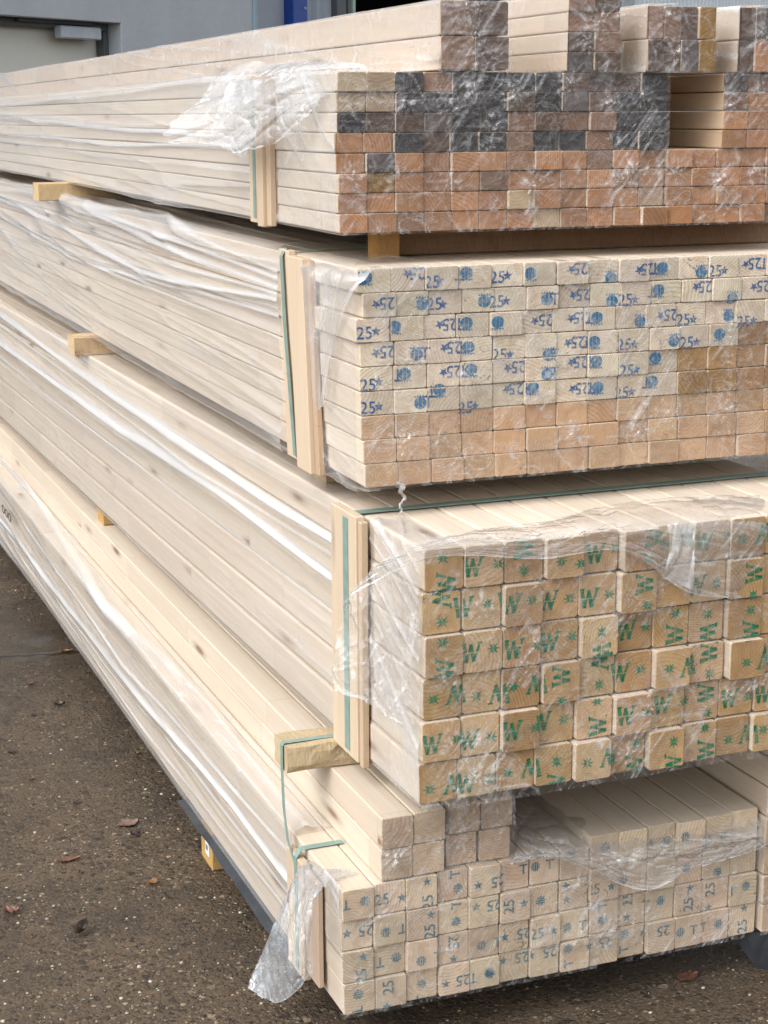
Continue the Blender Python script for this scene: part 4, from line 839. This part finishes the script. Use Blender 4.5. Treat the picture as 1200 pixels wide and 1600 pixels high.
# loose grit
mb = MB(); cols_ = [(.36, .32, .25), (.26, .19, .12), (.12, .09, .07), (.46, .42, .35), (.04, .035, .03), (.2, .15, .1), (.1, .075, .055), (.03, .027, .024), (.15, .11, .075)]
for k in range(2200):
    px, py = rng.uniform(-40, 1240), rng.uniform(880, 1640)
    p = atz(px, py, 0.0)
    if rng.random() < .3: p = atz(rng.uniform(-20, 420), 1000+600*math.sqrt(rng.random()), 0.0)
    r = rng.choice([.0012, .0016, .002, .0026, .0035]) * rng.uniform(.7, 1.2); mb.ct = rng.choice(cols_); N_ = 6; vs = []; a0 = rng.random()*6
    asp = rng.uniform(.55, 1)
    for ring_, zz in ((1.0, -.0002), (.8, r*.4), (.3, r*.65)):
        for q in range(N_): a = a0+q*2*math.pi/N_; rr = r*ring_*rng.uniform(.8, 1.15); vs.append((p[0]+rr*math.cos(a), p[1]+rr*math.sin(a)*asp, zz))
    fs = [(i, (i+1) % N_, N_+(i+1) % N_, N_+i) for i in range(N_)] + [(N_+i, N_+(i+1) % N_, 2*N_+(i+1) % N_, 2*N_+i) for i in range(N_)] + [tuple(2*N_+i for i in range(N_))]
    mb.add(vs, fs)
mm, t = mat('grit'); n = N(t); n.out(n.pbsdf(n.attr('tint').outputs['Color'], .5, None, .4))
tag(mb.build('grit', mm), kind='stuff')

# ------------------------------------------------------------ fallen leaves
def leaf_mat(name, c0):
    mm, t = mat(name); n = N(t); co = n('ShaderNodeTexCoord').outputs['Object']; f = n.noise(co, 90, 4, .7)
    sx = n('ShaderNodeSeparateXYZ', {0: co}); vein = n.ramp(n.math('ABSOLUTE', sx.outputs['Y']), [(.0006, 1), (.0018, 0)])
    c = n.mix(n.ramp(f, [(.35, 0), (.65, 1)]), tuple(x*.5 for x in c0), tuple(min(1, x*1.4) for x in c0)); c = n.mix(n.math('MULTIPLY', vein, .5), c, tuple(min(1, x*2) for x in c0))
    n.out(n.pbsdf(c, .42, n.bump(f, .5, .002), .5)); return mm
LM = {'dark': leaf_mat('dark_leaf', (.045, .032, .026)), 'brown': leaf_mat('brown_leaf', (.13, .06, .035)), 'red': leaf_mat('red_leaf', (.13, .06, .04)), 'orange': leaf_mat('orange_leaf', (.20, .095, .035)), 'pale': leaf_mat('pale_leaf', (.15, .095, .075))}
def leaf(px, py, L_, kind, curl, rot, label, wd=.42, lobes=0):
    L_ *= .86; p = atz(px, py, 0.0); s = nrg.randint(1000); nu, nv = 17, 9; P = np.zeros((nv, nu, 3))
    for i in range(nu):
        t = i/(nu-1); half = L_*wd*math.sin(math.pi*t**.85)**.8 + 1e-4
        half *= 1 + lobes*.35*math.sin(t*22)
        for j in range(nv):
            q = j/(nv-1)*2-1; x = (t-.5)*L_; y = q*half + .15*L_*lobes*0
            z = .002 + curl*L_*(q*q)*.8 + curl*L_*.5*(2*t-1)**2 + .006*float(vn(t*5, q*3, s))*(.4+curl)
            P[j, i] = (x, y+.04*L_*math.sin(t*4), z)
    o = sheet('fallen_leaf', P, LM[kind]); o.location = (p[0], p[1], 0.0); o.rotation_euler = (0, 0, rot)
    me = o.data; 
    # stalk
    st = MB(); st.add([(-L_*.5, -.0006, .003), (-L_*.5, .0006, .003), (-L_*.72, .0005, .005), (-L_*.72, -.0005, .005), (-L_*.5, 0, .0042), (-L_*.72, 0, .006)], [(0, 1, 2, 3), (0, 3, 5, 4), (1, 4, 5, 2)])
    st.build('stalk', LM[kind], o)
    tag(o, label, 'leaf', 'fallen leaves on the wet concrete')
leaf(127, 1460, .040, 'dark', .42, .9, 'dark curled leaf standing up from the ground, lower left', .38)
leaf(18, 1428, .034, 'red', .2, .2, 'reddish leaf at the left edge of the photo, lower part', .45, .8)
leaf(238, 1383, .024, 'orange', .25, .4, 'small orange brown leaf beside the ground block')
leaf(200, 1288, .050, 'pale', .05, .2, 'largest leaf, pale reddish and flat, in the middle of the ground', .45, .3)
leaf(212, 1306, .030, 'dark', .22, .5, 'dark curled leaf just below the pale reddish leaf', .3)
leaf(108, 1345, .050, 'brown', .04, .1, 'long flat brown leaf left of the ground block', .24)
leaf(120, 1256, .024, 'dark', .1, .8, 'narrow dark leaf above the long flat brown leaf', .25)
leaf(93, 1104, .030, 'dark', .3, .0, 'dark leaf with a raised edge above the two small flat ones', .4)
leaf(55, 1118, .016, 'dark', .05, .3, 'tiny dark flat leaf left of the raised dark one')
leaf(104, 1020, .036, 'orange', .15, -.2, 'yellow orange leaf on the slab joint', .35, .6)
leaf(48, 1070, .024, 'brown', .1, 1.0, 'small brown leaf between slab joint and raised dark leaf', .35, .6)
leaf(20, 1177, .028, 'dark', .1, .4, 'dark leaf at the left edge, halfway down the ground', .3)
leaf(215, 1180, .018, 'dark', .2, 2.0, 'small dark leaf close under the pack, right of the others', .3)
leaf(127, 1365, .016, 'dark', .1, 1.6, 'short dark scrap of leaf below the long flat brown leaf', .35)
leaf(50, 1218, .02, 'brown', .08, 1.2, 'faint brown leaf below the halfway dark leaf', .35)
leaf(1075, 1530, .05, 'red', .05, .3, 'flat red leaf in the shade under the lowest bundle', .3)

# ------------------------------------------------------------ buildings behind
DW = np.array([.77, .64, 0]); DW /= np.linalg.norm(DW); NWALL = np.array([DW[1], -DW[0], 0])
P0w = atd(398, 190, 14.4); P0w[2] = 0
wall_yaw = math.atan2(DW[1], DW[0])
def wl(px, off=0.0):   # distance along the wall line of a pixel column
    d = ray(px, 190); o = P0w - NWALL*off; A = np.array([[d[0], -DW[0]], [d[1], -DW[1]]]); s_ = np.linalg.solve(A, o[:2]); return s_[1]
def wz(px, py, off=0.0):
    q = wl(px, off); P = P0w - NWALL*off + DW*q; dpt = P[:2].dot(CF[:2]) ; 
    # solve z along the ray
    d = ray(px, py); tt = P[0]/d[0]; return d[2]*tt + ZG
M['render'] = simple('grey_render', (.50, .535, .58), .85, 3, .06, .5, .006)
M['door'] = simple('cream_grey_door', (.78, .79, .72), .5, 2, .04, .05, .001)
M['frame'] = simple('door_frame', (.10, .11, .12), .5, 5, .1)
M['metal'] = simple('grey_closer', (.52, .57, .64), .45, 10, .1, metal=.1)
M['bluep'] = simple('blue_paint', (.015, .07, .36), .4, 6, .12)
M['clad'] = simple('grey_cladding', (.36, .41, .47), .5, 3, .1, .1, .003)
M['clad_l'] = simple('pale_cladding', (.72, .78, .83), .5, 2, .06, .1, .003)
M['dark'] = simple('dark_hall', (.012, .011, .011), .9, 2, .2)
wb = empty('grey_building', (P0w[0], P0w[1], 0), wall_yaw)     # local x along the wall, local y into the wall
tag(wb, 'grey rendered building with a recessed pale door at upper left', 'building')
xl, xr, dr = wl(-260), wl(195), 0.0; ztop = wz(195, 35); ztl = wz(0, 19)
ztop = (ztop+ztl)/2
mb = MB()
mb.box(xr, 0, 0, .35, -.02, 6, 0, c=.004); mb.box(xl-4, xr-.0, 0.0, .35, ztop, 6.0, 0, c=.004); mb.box(xl-6, xl, .0, .35, -.02, ztop-.0, 0, c=.004); mb.box(-.36, -.02, .36, 4, 0, 6, 0, c=.004)
mb.build('wall', M['render'], wb)
mb = MB(); mb.box(.002, .045, -.02, .05, 0, 6, 0, c=.003); mb.build('corner_pipe', simple('pale_blue_pipe', (.30, .42, .50), .5, 4, .2), wb)
mb = MB(); mb.box(xl, xr, .20, .26, 0, ztop-.03, 0, c=.003); dro = mb.build('door', M['door'], wb)
mb = MB(); mb.box(xl, xr, .12, .19, ztop-.055, ztop-.003, 0, c=.003); mb.box(xr-.06, xr-.003, .12, .19, 0, ztop-.058, 0, c=.003); mb.build('door_frame', M['frame'], wb)
x0, x1 = wl(96, .1), wl(158, .1); mb = MB(); zc0, zc1 = wz(127, 60, .1), wz(127, 40, .1)
mb.box(x0, x1, .06, .13, zc0, zc1, 0, c=.008); dc = mb.build('door_closer', M['metal'], dro)
mb = MB(); mb.box(wl(35, .1), wl(150, .1), .085, .11, zc1+.012, zc1+.04, 0, c=.003); mb.build('closer_arm', M['frame'], dro)
# hall behind, set back
off = .5
hb = empty('hall_building', tuple(P0w - NWALL*off), wall_yaw); tag(hb, 'metal clad hall with a dark open gate behind the stacked timber', 'building')
def corr(mb, a, b, y, z0, z1, pitch, dep):
    k = a
    while k < b:
        for (u0, u1, v0, v1) in ((0, .5, 0, 0), (.5, .62, 0, dep), (.62, .88, dep, dep), (.88, 1, dep, 0)):
            p = [(k+u0*pitch, y-v0, z0), (k+u1*pitch, y-v1, z0), (k+u1*pitch, y-v1, z1), (k+u0*pitch, y-v0, z1)]; mb.add(p, [(0, 1, 2, 3)])
        k += pitch
L2 = lambda px: wl(px, off)
mb = MB(); mb.box(-.3, L2(447), 0, .08, 0, 6, 0, c=.004); mb.build('flat_panel', M['clad'], hb)
mb = MB(); mb.box(L2(447), L2(469), -.10, .10, 0, 6, 0, c=.006)
po = mb.build('blue_post', M['bluep'], hb)
mb = MB()
for zz in (1.9, 2.3, 2.7, 3.1):
    xx = (L2(447)+L2(469))/2+.07; mb.add([(xx+.012*math.cos(q*math.pi/3), -.112 if True else 0, zz+.012*math.sin(q*math.pi/3)) for q in range(6)]+[(xx+.012*math.cos(q*math.pi/3), -.10, zz+.012*math.sin(q*math.pi/3)) for q in range(6)], [tuple(range(6))]+[(q, (q+1) % 6, 6+(q+1) % 6, 6+q) for q in range(6)])
mb.build('bolt', simple('bolt_zinc', (.5, .52, .55), .4), po)
mb = MB(); corr(mb, L2(469), L2(522), .05, 0, 6, .21, .04); mb.build('ribbed_cladding', M['clad'], hb)
mb = MB(); mb.box(L2(522), L2(536), -.05, .10, 0, 6, 0, c=.004); mb.box(L2(539), L2(543), -.05, .10, 0, 6, 0, c=.004); mb.build('gate_jamb', M['frame'], hb)
mb = MB(); mb.box(L2(545.5), L2(549), -.06, .0, 0, 6, 0, c=.003); mb.build('gate_rail', simple('pale_green_rail', (.35, .48, .42), .4), hb)
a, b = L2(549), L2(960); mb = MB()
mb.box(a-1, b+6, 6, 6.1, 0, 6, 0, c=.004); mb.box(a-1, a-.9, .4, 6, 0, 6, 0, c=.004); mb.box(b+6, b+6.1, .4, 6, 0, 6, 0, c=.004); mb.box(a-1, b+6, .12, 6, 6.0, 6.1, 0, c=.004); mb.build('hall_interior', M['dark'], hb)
mb = MB(); corr(mb, b, L2(1200)+9, .05, 0, 6, .16, .03); mb.build('ribbed_cladding', M['clad_l'], hb)
mb = MB(); mb.box(L2(966), L2(983), -.03, .0, 0, 6, 0, c=.004); mb.build('corner_trim', simple('pale_trim', (.42, .46, .5), .5), hb)
mb = MB(); mb.box(-.3, L2(1200)+9, -.02, .2, 6.0+.12, 6.4, 0, c=.01); mb.build('roof_edge', M['frame'], hb)
